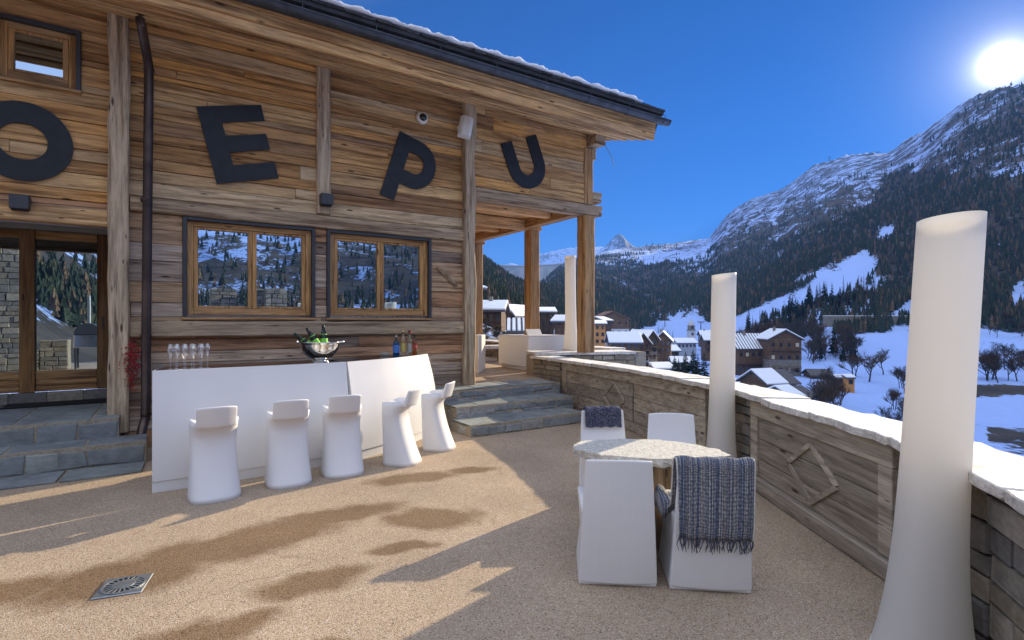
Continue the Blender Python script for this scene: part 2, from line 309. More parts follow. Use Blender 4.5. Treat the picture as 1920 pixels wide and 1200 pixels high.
# ------------------------------------------------------------------ terrace floor
F0 = Vector((-4.87, 6.6, 0)); FA = math.atan2(.544, .839)
U = Vector((math.cos(FA), math.sin(FA), 0)); N = Vector((math.sin(FA), -math.cos(FA), 0))
def fw(s, o, z=0): v = F0 + s*U + o*N; return Vector((v.x, v.y, z))
WALL = [(.45,10.85),(.92,10.05),(1.79,7.8),(2.28,6.0),(2.36,5.2),(2.36,3.25),(2.24,2.5),(1.98,1.75),(1.62,1.1),(1.1,.45)]
def mk_floor():
    t = NT('resin_bound_gravel'); g = t.n('ShaderNodeNewGeometry'); P = g.outputs['Position']
    vo = t.n('ShaderNodeTexVoronoi'); vo.inputs['Scale'].default_value = 165; t.l(P, vo.inputs['Vector'])
    cell = t.n('ShaderNodeSeparateColor'); t.l(vo.outputs['Color'], cell.inputs[0])
    grain = t.ramp(cell.outputs[0], [(0,(.16,.115,.08)),(.10,(.41,.30,.20)),(.5,(.49,.365,.248)),(.85,(.54,.415,.29)),(.97,(.64,.55,.45))])
    big = t.noise(P, .9, 5); c = t.mix(1, grain, t.ramp(big, [(.3,.82),(.7,1.12)]), 'MULTIPLY')
    gap = t.ramp(vo.outputs['Distance'], [(.45, 1.0), (.75, .5)]); c = t.mix(.7, c, gap, 'MULTIPLY')
    rnd = t.noise(P, 420, 2); c = t.mix(1, c, t.ramp(rnd, [(.3,.8),(.7,1.18)]), 'MULTIPLY')
    # damp patches left by melted snow: (x, y, rx, ry, rot)
    wob = t.n('ShaderNodeTexNoise'); wob.inputs['Scale'].default_value = 2.6; wob.inputs['Detail'].default_value = 5; t.l(P, wob.inputs['Vector'])
    wc = t.n('ShaderNodeVectorMath', operation='MULTIPLY_ADD'); wc.inputs[1].default_value = (.34,.34,0); wc.inputs[2].default_value = (-.17,-.17,0); t.l(wob.outputs['Color'], wc.inputs[0])
    pw = t.n('ShaderNodeVectorMath', operation='ADD'); t.l(P, pw.inputs[0]); t.l(wc.outputs[0], pw.inputs[1])
    mn = None
    for x, y, rx, ry, ro in ((-.66,4.36,.46,.30,.1),(-1.95,3.85,.95,.36,.62),(-2.45,3.30,.62,.34,.5),(-1.0,5.45,.55,.24,.35),(-1.5,4.35,.75,.26,.5),(-.45,5.75,.35,.16,.3),(-1.6,2.7,.5,.22,.6),(-.75,3.75,.32,.12,.2),(-3.2,3.05,.7,.26,.4),(-1.2,3.3,.4,.18,.5),(-1.0,2.5,.3,.16,.3)):
        m = t.n('ShaderNodeMapping', vector_type='TEXTURE'); m.inputs['Location'].default_value = (x,y,0); m.inputs['Rotation'].default_value = (0,0,ro); m.inputs['Scale'].default_value = (rx,ry,1)
        t.l(pw.outputs[0], m.inputs['Vector']); ln = t.n('ShaderNodeVectorMath', operation='LENGTH'); t.l(m.outputs[0], ln.inputs[0])
        mn = ln.outputs['Value'] if mn is None else t.math('MINIMUM', mn, ln.outputs['Value'])
    wet = t.ramp(t.math('ADD', mn, t.math('MULTIPLY', t.math('SUBTRACT', t.noise(P, 7, 5, .65), .5), .5)), [(.62, 1), (1.12, 0)]); c = t.mix(t.math('MULTIPLY', wet, .9), c, t.mix(1, c, (.46,.37,.27), 'MULTIPLY'))
    # frost and salt bloom, thin cracks
    fr = t.ramp(t.noise(P, 1.7, 7, .7), [(.60,0),(.72,.28)]); c = t.mix(fr, c, (.5,.44,.40))
    ck = t.n('ShaderNodeTexVoronoi', feature='DISTANCE_TO_EDGE'); ck.inputs['Scale'].default_value = .42; t.l(pw.outputs[0], ck.inputs['Vector'])
    cr = t.math('MULTIPLY', t.ramp(ck.outputs['Distance'], [(.0015, 1), (.005, 0)]), t.ramp(t.noise(P, 1.1, 2), [(.5,0),(.56,1)])); c = t.mix(t.math('MULTIPLY', cr, .3), c, (.10,.07,.05))
    t.color(c); t.rough(t.mix(wet, (.9,.9,.9), (.62,.62,.62))); t.spec(.25)
    t.bump(t.math('ADD', t.math('MULTIPLY', vo.outputs['Distance'], -1), t.math('MULTIPLY', rnd, .6)), .55, .006); return t.m
M['floor'] = mk_floor()
fl = MB()
poly = [(x+.22, y) for x, y in WALL] + [(3.0,-1.5),(8,-7),(-12,-9),(-16,2),(-9,4.2)] + [tuple(fw(s,-.4)[:2]) for s in (-3,2,6.9)]
fl.add([(x,y,0) for x,y in poly] + [(x,y,-.5) for x,y in poly], [tuple(range(len(poly)))] + [(i,(i+1)%len(poly),(i+1)%len(poly)+len(poly),i+len(poly)) for i in range(len(poly))])
tag(fl.build('terrace_floor', M['floor']), None, kind='structure')
dk = MB(); pl = [fw(4.1,.6),fw(6.35,.6),fw(6.75,-.6),fw(8.9,-.2),fw(8.9,-11),fw(4.9,-11),fw(4.9,-.2),fw(4.1,-.2)]
n_ = len(pl); dk.add([(p.x,p.y,.5) for p in pl]+[(p.x,p.y,.0) for p in pl], [tuple(range(n_))]+[(i,(i+1)%n_,(i+1)%n_+n_,i+n_) for i in range(n_)])
tag(dk.build('porch_floor', M['floor']), None, kind='structure')

# ------------------------------------------------------------------ the chalet
CH = empty('timber_chalet', F0, FA, 'large weathered timber chalet with plank facade, deep eaves and open porch beside the terrace', 'chalet')
# local axes: x along the facade, y into the building (outwards = -y)
def lb(mb, s0, s1, o0, o1, z0, z1, r=None, j=0): return mb.box((s0,-o1,z0),(s1,-o0,z1), r, j)
OPEN = [(-2.6,-.1,.4,2.78),(-1.15,-.37,4.36,5.08),(.67,2.33,1.66,2.98),(2.5,4.19,1.66,2.98)]
def plank_wall(name, s0, s1, z0, z1, mat, breaks, hmin, hmax):
    zs = [z0]; fixed = sorted({z for a,b,c,d in OPEN for z in (c,d) if z0 < z < z1 and a < s1 and b > s0} | {z1})
    for fz in fixed:
        n = max(1, round((fz-zs[-1])/random.uniform(hmin,hmax))); a = zs[-1]
        cuts = sorted(a+(fz-a)*(k+random.uniform(-.22,.22))/n for k in range(1,n)); zs += cuts+[fz]
    mb = MB()
    for a, b in zip(zs, zs[1:]):
        segs = [(s0,s1)]
        for (p,q,c,d) in OPEN:
            if a < d-.01 and b > c+.01:
                segs = [t for (m,n) in segs for t in ((m,min(n,p)),(max(m,q),n)) if t[1]-t[0] > .02]
        for m, n in segs:
            cs = [m]+[x for x in sorted(breaks+[random.uniform(s0,s1)]) if m+.15 < x < n-.15]+[n]
            for c0, c1 in zip(cs, cs[1:]):
                lb(mb, c0+.002, c1-.002, -.06, random.uniform(-.006,.012), a+.003, b-.003, None, .0015)
    return mb.build(name, mat, CH, bevel=.004)
plank_wall('plank_wall', -3.2, 4.9, 3.05, 5.46, M['plank'], [.05,2.45,4.87], .10, .19)
plank_wall('plank_wall', -3.2, 4.9, 0.0, 3.05, M['plank_low'], [.05,2.42], .13, .24)
plank_wall('plank_wall', 4.95, 7.6, 3.97, 5.46, M['plank'], [], .14, .22)
core = MB(); lb(core,-3.2,4.9,-.2,-.065,2.98,4.36,.5); lb(core,-3.2,4.9,-.2,-.065,5.08,5.6,.5); lb(core,-.3,4.9,-.2,-.065,4.37,5.07,.5); lb(core,4.9,7.6,-.2,-.065,3.97,5.6,.5)
lb(core,-.1,4.9,-.2,-.065,0,1.6,.5); lb(core,4.7,4.9,-11,-.2,0,5.6,.5); lb(core,-3.2,4.7,-11,-10.8,0,5.6,.5)
lb(core,-.1,.66,-.2,-.065,1.6,2.98,.5); lb(core,2.34,2.49,-.2,-.065,1.6,2.98,.5); lb(core,4.2,4.7,-.2,-.065,1.6,2.98,.5)
core.build('wall_core', M['plank_low'], CH)
def rough_post(name, s, w, o0, o1, z0, z1, mat, wob=.012, parent=CH, n=14):
    mb = MB(); rings = []
    for i in range(n+1):
        z = z0+(z1-z0)*i/n; dx = random.uniform(-wob,wob); q = [random.uniform(-wob,wob)*.6 for _ in range(8)]; e = .022
        rings.append([Vector((s-w/2+dx+q[0],-o0,z)),Vector((s-w/2+dx+q[1],-o1+e,z)),Vector((s-w/2+e+dx,-o1+q[2]*.5,z)),Vector((s+w/2-e+dx,-o1+q[3]*.5,z)),Vector((s+w/2+dx+q[4],-o1+e,z)),Vector((s+w/2+dx+q[5],-o0,z))])
    mb.loft(rings); return mb.build(name, mat, parent, bevel=.005)
rough_post('post', 0.0, .21, -.05, .14, .24, 5.5, M['post'], .014)
rough_post('post', 2.45, .20, -.05, .07, 3.2, 5.5, M['post'], .006)
rough_post('post', 4.88, .21, -.12, .12, .5, 5.5, M['post'], .02)
def rough_beam(name, s0, s1, o0, o1, z0, z1, mat, wob=.007):
    mb = MB(); rings = []; n = max(4,int((s1-s0)*3))
    for i in range(n+1):
        s = s0+(s1-s0)*i/n; q = [random.uniform(-wob,wob) for _ in range(6)]; e = .018
        rings.append([Vector((s,-o0,z0)),Vector((s,-o1+e,z0+q[0])),Vector((s,-o1+q[4]*.5,z0+e+q[1])),Vector((s,-o1+q[5]*.5,z1-e+q[2])),Vector((s,-o1+e,z1+q[3])),Vector((s,-o0,z1))])
    mb.loft(rings); return mb.build(name, mat, CH, bevel=.004)
rough_beam('beam', .11, 4.77, -.05, .075, 2.985, 3.17, M['beam_x'])
rough_beam('beam', -3.2, -.11, -.12, .07, 2.76, 2.95, M['fascia'])
rough_beam('beam', .11, 4.77, -.05, .085, 1.40, 1.60, M['beam_x'])
rough_beam('lintel', 5.0, 7.9, -.22, .03, 3.75, 3.965, M['beam_x'])
# windows
def window(s0, s1, z0, z1, sashes=2):
    f = MB(); d = .045
    for a in ((s0,s0+d,z0,z1),(s1-d,s1,z0,z1),(s0+d,s1-d,z1-d,z1)): lb(f,a[0],a[1],-.15,.035,a[2],a[3],.5)
    w = f.build('window', M['anth'], CH, bevel=.003)
    i0, i1 = s0+d, s1-d; j0, j1 = z0+.03, z1-d; g = MB(); e = .075
    for a in ((i0,i0+e,j0,j1),(i1-e,i1,j0,j1)): g = MB(); lb(g,a[0]+.001,a[1],-.14,-.035,a[2],a[3]); g.build('frame', M['frame'], w, bevel=.004)
    for a in ((-.037,j1-e*.9,j1),(-.03,j0,j0+.09)): g = MB(); lb(g,i0+e,i1-e,-.14,a[0],a[1],a[2]); g.build('rail', M['frame_x'], w, bevel=.004)
    a0, a1 = i0+e, i1-e; b0, b1 = j0+.09, j1-e*.9; m = (a0+a1)/2
    for (p,q) in (((a0,m),(m,a1)) if sashes == 2 else ((a0,a1),)):
        g = MB(); t = .055
        lb(g,p+.002,p+t,-.13,-.05,b0+.002,b1-.002); lb(g,q-t,q-.002,-.13,-.05,b0+.002,b1-.002); lb(g,p+t,q-t,-.13,-.052,b1-t*.6,b1-.002); lb(g,p+t,q-t,-.13,-.052,b0+.002,b0+t*.6)
        g.build('sash', M['frame'], w, bevel=.004)
        g = MB(); lb(g,p+t-.01,q-t+.01,-.10,-.085,b0+.02,b1-.02); g.build('pane', M['pane'], w)
    g = MB(); lb(g,s0-.01,s1+.01,-.1,.07,z0-.035,z0-.003); g.build('sill', M['frame_x'], w, bevel=.005)
    return w
window(.67,2.33,1.66,2.98); window(2.5,4.19,1.66,2.98); window(-1.15,-.37,4.36,5.08,1)
# glazed door, set back in a porch
core = MB(); lb(core,-.1,.0,-1.8,-.2,0,3.0,.5); lb(core,-2.75,-2.6,-1.8,-.2,0,3.0,.5); lb(core,-2.6,-.1,-1.9,-.2,3.0,3.06,.5); core.build('entrance_lining', M['plank_low'], CH)
DO = -1.6; g = MB(); DR = None
for a,b,f_ in ((-.36,-.12,-.03),(-1.20,-1.04,0),(-2.6,-2.45,-.03),(-1.95,-1.83,-.03)):
    g = MB(); lb(g,a,b,DO-.1,DO+.02+f_,.62,2.87); x = g.build('door' if DR is None else 'stile', M['frame_d'], CH if DR is None else DR, bevel=.005); DR = DR or x
for a,b in ((-1.038,-.362),(-1.828,-1.202)):
    for z0,z1,f_ in ((2.75,2.865,-.015),(.80,.91,-.02),(.70,.797,-.035),(.622,.697,-.025)): g = MB(); lb(g,a,b,DO-.1,DO+f_,z0,z1); g.build('rail', M['frame_x'], DR, bevel=.005)
    g = MB(); lb(g,a-.01,b+.01,DO-.07,DO-.055,.90,2.76); g.build('pane', M['pane'], DR)
g = MB(); lb(g,-2.6,-.1,DO-.1,DO+.05,2.872,2.95); g.build('head_track', M['track'], DR, bevel=.004)
g = MB(); lb(g,-.30,-.285,DO+.0,DO+.012,1.5,1.68); g.build('lock', M['steel'], DR)
# roof
def rz(o, base): return base + (1.15-o)*math.tan(R(15))
RS0, RS1 = -4.0, 8.3
mb = MB(); o = 1.14; k = 0
while o > -.1:
    w = (.12,.09,.16,.10)[k%4]; dz = (.0,.018,-.006,.03)[k%4]; mb.prism([(-o,rz(o,5.06+dz)),(-o,rz(o,5.2)),(-o+w-.006,rz(o-w,5.2)),(-o+w-.006,rz(o-w,5.06+dz))],'x',RS0,RS1-.004*k,None); o -= w; k += 1
mb.build('soffit', M['soffit'], CH, bevel=.005)
mb = MB()
for o0,o1,z0,z1 in ((1.10,1.16,5.06,5.19),(1.12,1.19,5.19,5.33),(1.14,1.21,5.33,5.47)): lb(mb,RS0,RS1+.01-o0*.02,o0,o1,z0+.002,z1-.002)
mb.build('fascia', M['fascia'], CH, bevel=.006)
mb = MB(); mb.prism([(-1.21,5.47),(-1.32,5.50),(-1.32,5.55),(6,rz(-6,5.62)),(6,rz(-6,5.2)),(-1.1,5.2)],'x',RS0,RS1+.06,.2)
for k in range(60):                               # ragged slate edge
    s = RS0+(RS1+.1-RS0)*k/60; L = (RS1-RS0)/60
    lb(mb,s,s+L*random.uniform(.9,1.0),1.0,1.33+random.uniform(0,.035),5.552+random.uniform(0,.006),5.585+random.uniform(0,.012),None,.004)
RF = mb.build('roof', M['roofslate'], CH)
mb = MB(); rings = []; n = 260
for i in range(n+1):                              # snow lying along the eave
    s = RS0+(7.75-RS0)*i/n; h = .05+.02*math.sin(i*.9)*math.sin(i*.37)+random.uniform(-.015,.018); e = 1.385+.02*math.sin(i*.7)+random.uniform(-.015,.015)
    if i > n-6: h *= (n-i+1)/8
    rings.append([Vector((s,-e,5.60)),Vector((s,-e-.01,5.60+h*.6)),Vector((s,-e+.05,5.60+h)),Vector((s,1.0,rz(-1,5.62)+.1)),Vector((s,1.0,rz(-1,5.6)-.02))])
mb.loft(rings); mb.build('snow', M['snow'], RF, smooth=True)
GUT = MB(); prof = []
c_ = (-1.30,5.40)
pr = [(c_[0]+.085*math.cos(a), c_[1]+.085*math.sin(a)) for a in np.linspace(math.pi,2*math.pi,9)]
pr2 = [(c_[0]+.078*math.cos(a), c_[1]+.078*math.sin(a)) for a in np.linspace(2*math.pi,math.pi,9)]
GUT.prism(pr+pr2,'x',RS0,8.5,.3); GUT.tube([(RS0,-1.385,5.40),(8.5,-1.385,5.40)],.011,6)
GU = GUT.build('gutter', M['steel'], CH)
s = -.9
while s < 8.4:
    b = MB(); b.prism([(c_[0]+.092*math.cos(a), c_[1]+.092*math.sin(a)) for a in np.linspace(math.pi,2*math.pi,9)]+[(c_[0]+.086*math.cos(a), c_[1]+.086*math.sin(a)) for a in np.linspace(2*math.pi,math.pi,9)],'x',s,s+.03,.3)
    b.box((s,-1.22,5.395),(s+.03,-1.205,5.54),.3); b.tube([(s+.015,-1.39,5.40),(s+.015,-1.385,5.47)],.006,5); b.build('gutter_bracket', M['steel'], GU); s += .92
pp = MB(); pp.tube([(.27,-1.2,5.4),(.27,-.95,5.32),(.22,-.3,5.28),(.24,-.24,5.2),(.31,-.21,4.75),(.305,-.2,4.2),(.29,-.2,2.5),(.28,-.2,1.2),(.275,-.2,.42),(.245,-.26,.30),(.23,-.33,.18),(.225,-.34,.03)],.052,14)
for z in (.45,1.42,3.1,4.72): pp.lathe([(.058,-.02),(.060,0),(.058,.02)],14,(.28 if z<4 else .31,-.2,z))
pp.build('downpipe', M['pipe'], CH, smooth=True)
# porch: ceiling, beams, posts, carved ends
mb = MB(); o = -.2
while o > -10.6:
    w = random.uniform(.13,.19); lb(mb,4.95,7.62,o-w+.003,o,4.0+random.uniform(0,.005),4.03); o -= w
mb.build('porch_ceiling', M['ceil'], CH, bevel=.004)
mb = MB()
for oo in (-1.15,-3.3,-5.5): lb(mb,4.95,7.5,oo-.09,oo+.09,3.86,3.995)
mb.build('ceiling_joist', M['ceil'], CH, bevel=.006)
CARV = [(0,0),(.28,0),(.31,.05),(.27,.09),(.31,.14),(.31,.215),(0,.215)]
def carved(name, s, o0, o1, z, k=1.0, mat='fascia'):
    mb = MB(); mb.prism([(s+a*k,z+b) for a,b in CARV],'y',-o1,-o0); return mb.build(name, M[mat], CH, bevel=.006)
carved('beam_end',7.72,-.22,.03,3.75,.9,'beam_x'); carved('beam_end',7.72,-.20,.0,4.03,.95,'beam_x'); carved('beam_end',7.66,-.2,.0,4.90,.65,'beam_x'); carved('beam_end',7.62,-.2,.25,5.13,.9,'beam_x')
for oo in (-2.2,-4.9): 
    mb = MB(); lb(mb,4.95,7.75,oo-.1,oo+.1,3.76,3.98); mb.build('cross_beam', M['fascia'], CH, bevel=.006); carved('beam_end',7.75,oo-.1,oo+.1,3.765,.9)
mb = MB(); lb(mb,7.52,7.74,-11,-.22,3.79,3.985); mb.build('edge_beam', M['beam_y'], CH, bevel=.006)
rough_post('porch_post',7.68,.27,-.24,.02,.97,3.75,M['post_n'],.004); rough_post('porch_post',7.80,.27,-2.33,-2.06,.5,3.76,M['post_n'],.004); rough_post('porch_post',7.80,.27,-5.03,-4.77,.5,3.76,M['post_n'],.004)
rough_post('porch_post',7.64,.26,-.2,.02,3.97,5.1,M['post_n'],.004)
br = MB(); br.tube([(4.30,-.03,2.52),(4.66,-.03,2.2)],.03,4); br.build('brace', M['beam_x'], CH)
kw = MB(); kw.tube([(7.9,-.1,5.3),(8.08,-.08,5.15),(8.2,-.1,4.98),(8.26,-.1,4.82)],.006,5); kw.build('cable_end', M['steel'], CH)

# letters (flat cut-out letters fixed to the boards)
def letter(name, polys, label, holes=None):
    pts = [p for q in polys for p in q]; c = (sum(p[0] for p in pts)/len(pts), sum(p[1] for p in pts)/len(pts))
    e = empty('x', (0,0,0)); COL.objects.unlink(e); bpy.data.objects.remove(e)
    mb = MB()
    for q in polys: mb.loft([[Vector((p[0]-c[0],-.014,p[1]-c[1])) for p in q],[Vector((p[0]-c[0],-.034,p[1]-c[1])) for p in q]], True, .5)
    o = mb.build(name, M['black']); o.matrix_basis = Matrix.Translation(fw(c[0],0,c[1])) @ Matrix.Rotation(FA,4,'Z')
    return tag(o, label, 'letter', 'black letters on the facade')
def ring(cx_, cz, rx, rz_, ix, iz, tilt, n=36, a0=0, a1=2*math.pi):
    qs = []
    for k in range(n):
        a, b = a0+(a1-a0)*k/n, a0+(a1-a0)*(k+1)/n
        qs.append([rot2(f(t)[0],f(t)[1],tilt,cx_,cz) for f,t in ((lambda t:(rx*math.cos(t),rz_*math.sin(t)),a),(lambda t:(rx*math.cos(t),rz_*math.sin(t)),b),(lambda t:(ix*math.cos(t),iz*math.sin(t)),b),(lambda t:(ix*math.cos(t),iz*math.sin(t)),a))])
    return qs
def rot2(x, z, t, cx_, cz): return (cx_+x*math.cos(t)-z*math.sin(t), cz+x*math.sin(t)+z*math.cos(t))
letter('letter_o', ring(-.89,3.665,.45,.455,.22,.21,R(-8)), 'black cut-out letter O on the planks left of the tall corner post')
E_ = [(.82,4.44),(1.60,4.63),(1.83,3.64),(1.06,3.45)]
def Ep(a, b):  # a along width, b down
    p0,p1,p2,p3 = [Vector(q) for q in E_]; t = p0.lerp(p1,a); u_ = p3.lerp(p2,a); v = t.lerp(u_,b); return (v.x,v.y)
def Eq(a0,a1,b0,b1): return [Ep(a0,b0),Ep(a1,b0),Ep(a1,b1),Ep(a0,b1)]
letter('letter_e', [Eq(0,.32,0,1),Eq(.32,1,0,.215),Eq(.32,.97,.39,.605),Eq(.32,1,.775,1)], 'black cut-out letter E on the planks between the downpipe and the middle post')
P0, P1 = Vector((3.61,4.57)), Vector((3.31,3.61)); px_ = Vector((.235,-.075)); 
pin = lambda a, b: tuple(P0.lerp(P1,b) + Vector((.30,-.13))*a)
bowl = []; n = 18; ax = (P0-P1).normalized(); bx = Vector((ax.y,-ax.x)); C1 = P0.lerp(P1,.30)+bx*.40
def bp(rx, ry, t): v = C1+bx*(rx*math.cos(t))+ax*(ry*math.sin(t)); return (v.x,v.y)
for k in range(n):
    a, b = math.pi/2-math.pi*k/n, math.pi/2-math.pi*(k+1)/n; bowl.append([bp(.36,.40,a),bp(.36,.40,b),bp(.15,.16,b),bp(.15,.16,a)])
def sp(u_, v): q = P0+bx*u_-ax*v; return (q.x,q.y)
L_ = (P0-P1).length; tv = .30*L_-.40
letter('letter_p', [[sp(0,tv),sp(.24,tv),sp(.24,L_),sp(0,L_)]]+[[sp(.24,tv),sp(.401,tv),sp(.401,tv+.24),sp(.24,tv+.24)],[sp(.24,tv+.56),sp(.401,tv+.56),sp(.401,tv+.80),sp(.24,tv+.80)]]+bowl, 'black cut-out letter P on the planks beneath the dome camera')
T = R(22); uc = (6.12,4.50)
def up(x, z): return rot2(x,z,T,*uc)
us = []
for k in range(20):
    a, b = math.pi+math.pi*k/20, math.pi+math.pi*(k+1)/20; us.append([up(.42*math.cos(a),.42*math.sin(a)),up(.42*math.cos(b),.42*math.sin(b)),up(.17*math.cos(b),.17*math.sin(b)),up(.17*math.cos(a),.17*math.sin(a))])
letter('letter_u', us+[[up(-.42,0),up(-.17,0),up(-.17,.50),up(-.42,.50)],[up(.17,0),up(.42,0),up(.42,.50),up(.17,.50)]], 'black cut-out letter U on the planks above the porch lintel')

# wall fittings
def on_wall(name, s, z, label, cat, group=None, o=0): return empty(name, fw(s,o,z), FA, label, cat, group)
w1 = on_wall('wall_light', 2.46, 3.38, 'small black box light at the foot of the middle wall post', 'wall light', 'box lights on the facade', .07)
b = MB(); b.box((-.085,-.15,-.07),(.085,-.001,.09)); b.build('housing', M['anth'], w1, bevel=.006); b = MB(); b.box((-.07,-.14,-.085),(.07,-.02,-.071)); b.build('lens', M['hole'], w1)
w2 = copy_tree(w1); w2.matrix_basis = Matrix.Translation(fw(-.9,.012,2.94)) @ Matrix.Rotation(FA,4,'Z'); w2['label'] = 'small black box light on the planks below the letter O'
dc = on_wall('dome_camera', 4.02, 4.95, 'white ring security dome camera on the planks above the letter P', 'security camera', None, .012)
RX = Matrix.Rotation(R(90),4,'X')
b = MB(); b.lathe([(.0,.0),(.10,0),(.10,.035),(.085,.055),(.06,.06)],28,M=RX); b.build('housing', M['cream'], dc, smooth=True, bevel=.004)
b = MB(); b.lathe([(.062,.05),(.058,.08),(.04,.10),(.0,.108)],24,M=RX); b.build('dome', M['bartop'], dc, smooth=True)
sk = on_wall('wall_speaker', 4.75, 4.85, 'white curved loudspeaker fixed high on the right-hand rough post', 'speaker', None, .13)
b = MB(); rg = []
for i in range(13):
    z = -.17+.34*i/12; bl = .05*math.cos((i-6)/6*1.2); rg.append([Vector((-.11,-.05,z)),Vector((-.11,-.14-bl,z)),Vector((-.06,-.19-bl,z)),Vector((.06,-.19-bl,z)),Vector((.11,-.14-bl,z)),Vector((.11,-.05,z))])
b.loft(rg, True, .5); so = b.build('cabinet', M['cream'], sk, bevel=.008); so.rotation_euler = (R(-8),R(10),R(-20))
b = MB(); b.box((-.14,-.12,-.02),(-.105,-.0,.05)); b.box((-.03,-.06,-.05),(.03,0.0,.05)); b.build('bracket', M['cream'], sk, bevel=.004)
gb = on_wall('berry_garland', .13, 1.05, 'hanging garland of bright red berries between corner post and downpipe', 'garland', None, .12)
b = MB(); tw = MB(); octa = [(1,0,0),(-1,0,0),(0,1,0),(0,-1,0),(0,0,1),(0,0,-1)]; of = [(0,2,4),(2,1,4),(1,3,4),(3,0,4),(2,0,5),(1,2,5),(3,1,5),(0,3,5)]
for k in range(420):
    z = random.triangular(-.32,.36,.1); w = .085*(1-abs(z-.05)/.48)+.012
    c = Vector((random.gauss(0,w*.5)+.01,-.05+random.gauss(0,w*.35),z)); q = random.uniform(.006,.011); b.add([c+q*Vector(p) for p in octa], of)
for k in range(40):
    z = random.uniform(-.3,.3); p = Vector((0,-.05,z)); tw.tube([p,p+Vector((random.uniform(-.09,.09),random.uniform(-.05,.02),random.uniform(-.08,.1)))],.002,3)
b.build('berries', M['berry'], gb, smooth=True); tw.build('twigs', M['twig'], gb)

# ------------------------------------------------------------------ stonework
def stones(mb, p, q, z0, z1, out, hmin=.085, hmax=.19, lmin=.16, lmax=.46, prot=(.015,.04), depth=.12, jit=.012):
    p, q = Vector(p), Vector(q); d = (q-p); L = d.length; d /= L; nn = Vector((out[0],out[1])).normalized()
    z = z0
    while z < z1-.02:
        h = min(random.uniform(hmin,hmax), z1-z); h = z1-z if z1-z-h < .05 else h; x = 0
        while x < L-.01:
            l = min(random.uniform(lmin,lmax), L-x); l = L-x if L-x-l < .08 else l
            pr = random.uniform(*prot); g = .006
            A = [(x+g,z+g),(x+l-g,z+g),(x+l-g,z+h-g),(x+g,z+h-g)]; A = [(a+random.uniform(-jit,jit)*.7,b+random.uniform(-jit,jit)*.7) for a,b in A]
            mid = []
            for a, b in A:                                   # chamfered face
                cx_, cz = x+l/2, z+h/2; mid.append((a+(cx_-a)*.10, b+(cz-b)*.14, pr+random.uniform(-.006,.006)))
            def P3(a, b, o): v = p+d*a+nn*o; return Vector((v.x,v.y,b))
            mb.loft([[P3(a,b,-depth) for a,b in A],[P3(a,b,pr*.55) for a,b in A],[P3(a,b,o) for a,b,o in mid]], True); x += l
        z += h
def coping(mb, inner, outer, z, th=.055):
    """irregular flat slabs along a pair of polylines"""
    def res(path, n):
        P = [Vector(p) for p in path]; Ls = [0]
        for a, b in zip(P, P[1:]): Ls.append(Ls[-1]+(b-a).length)
        def ev(t):
            x = t*Ls[-1]
            for i in range(len(P)-1):
                if x <= Ls[i+1]+1e-6: return P[i].lerp(P[i+1], (x-Ls[i])/(Ls[i+1]-Ls[i]))
            return P[-1]
        return ev, Ls[-1]
    ei, L = res(inner,0); eo, _ = res(outer,0); t = 0
    while t < 1:
        t1 = min(1, t+random.uniform(.65,1.1)/L); t1 = 1 if 1-t1 < .3/L else t1
        n = 6; ins = []; ous = []; dz = random.uniform(-.006,.01); sk_ = random.uniform(-.02,.02)/L
        for k in range(n+1):
            u_ = t+.004/L+(t1-t-.008/L)*k/n; a = ei(u_); b = eo(min(1,max(0,u_+sk_*(0 if k in (0,n) else 1)))); w = (a-b).normalized()
            ins.append(a+w*random.uniform(-.02,.02)); ous.append(b-w*random.uniform(-.025,.025))
        ring_ = ins+ous[::-1]
        mb.loft([[Vector((p.x,p.y,z+dz+random.uniform(-.004,.004))) for p in ring_],[Vector((p.x,p.y,z+th+dz)) for p in ring_]], True); t = t1
def off(path, d):
    P = [Vector(p) for p in path]; o = []
    for i, p in enumerate(P):
        t = (P[min(i+1,len(P)-1)]-P[max(i-1,0)]).normalized(); o.append(p+Vector((-t.y,t.x))*d)
    return o
PW = empty('terrace_parapet', (2.3,5.0,0), 0, 'curved terrace parapet of rubble stone and weathered timber panels under pale coping slabs', 'parapet wall')
inn = off(WALL,0); ot = off(WALL,.30)     # left of travel (towards -Y) is +X: outward
mb = MB()
for i in range(len(WALL)-1):
    a,b,c,d = inn[i]+(ot[i]-inn[i])*.12,inn[i+1]+(ot[i+1]-inn[i+1])*.12,ot[i+1],ot[i]
    mb.loft([[Vector((p.x,p.y,-.6)) for p in (a,b,c,d)],[Vector((p.x,p.y,.84)) for p in (a,b,c,d)]], True)
mb.build('wall_core', M['mortar'], PW, world=True)
def nrm(a, b): t = (Vector(b)-Vector(a)).normalized(); return Vector((t.y,-t.x))
for grp in (((0,0,1),(1,0,.06)),((2,.94,1),(3,0,1)),((5,0,1),(6,0,1),(7,0,1),(8,0,1))):
    mb = MB()
    for i, f0, f1 in grp: a,b = inn[i],inn[i+1]; stones(mb, a.lerp(b,f0), a.lerp(b,f1), 0, .85, nrm(a,b), prot=(-.02,.02), hmin=.08, hmax=.17)
    mb.build('stonework', M['stone'], PW, world=True, bevel=.006)
mb = MB(); coping(mb, off(WALL,-.10), off(WALL,.34), .85); mb.build('coping', M['coping'], PW, world=True, bevel=.006)
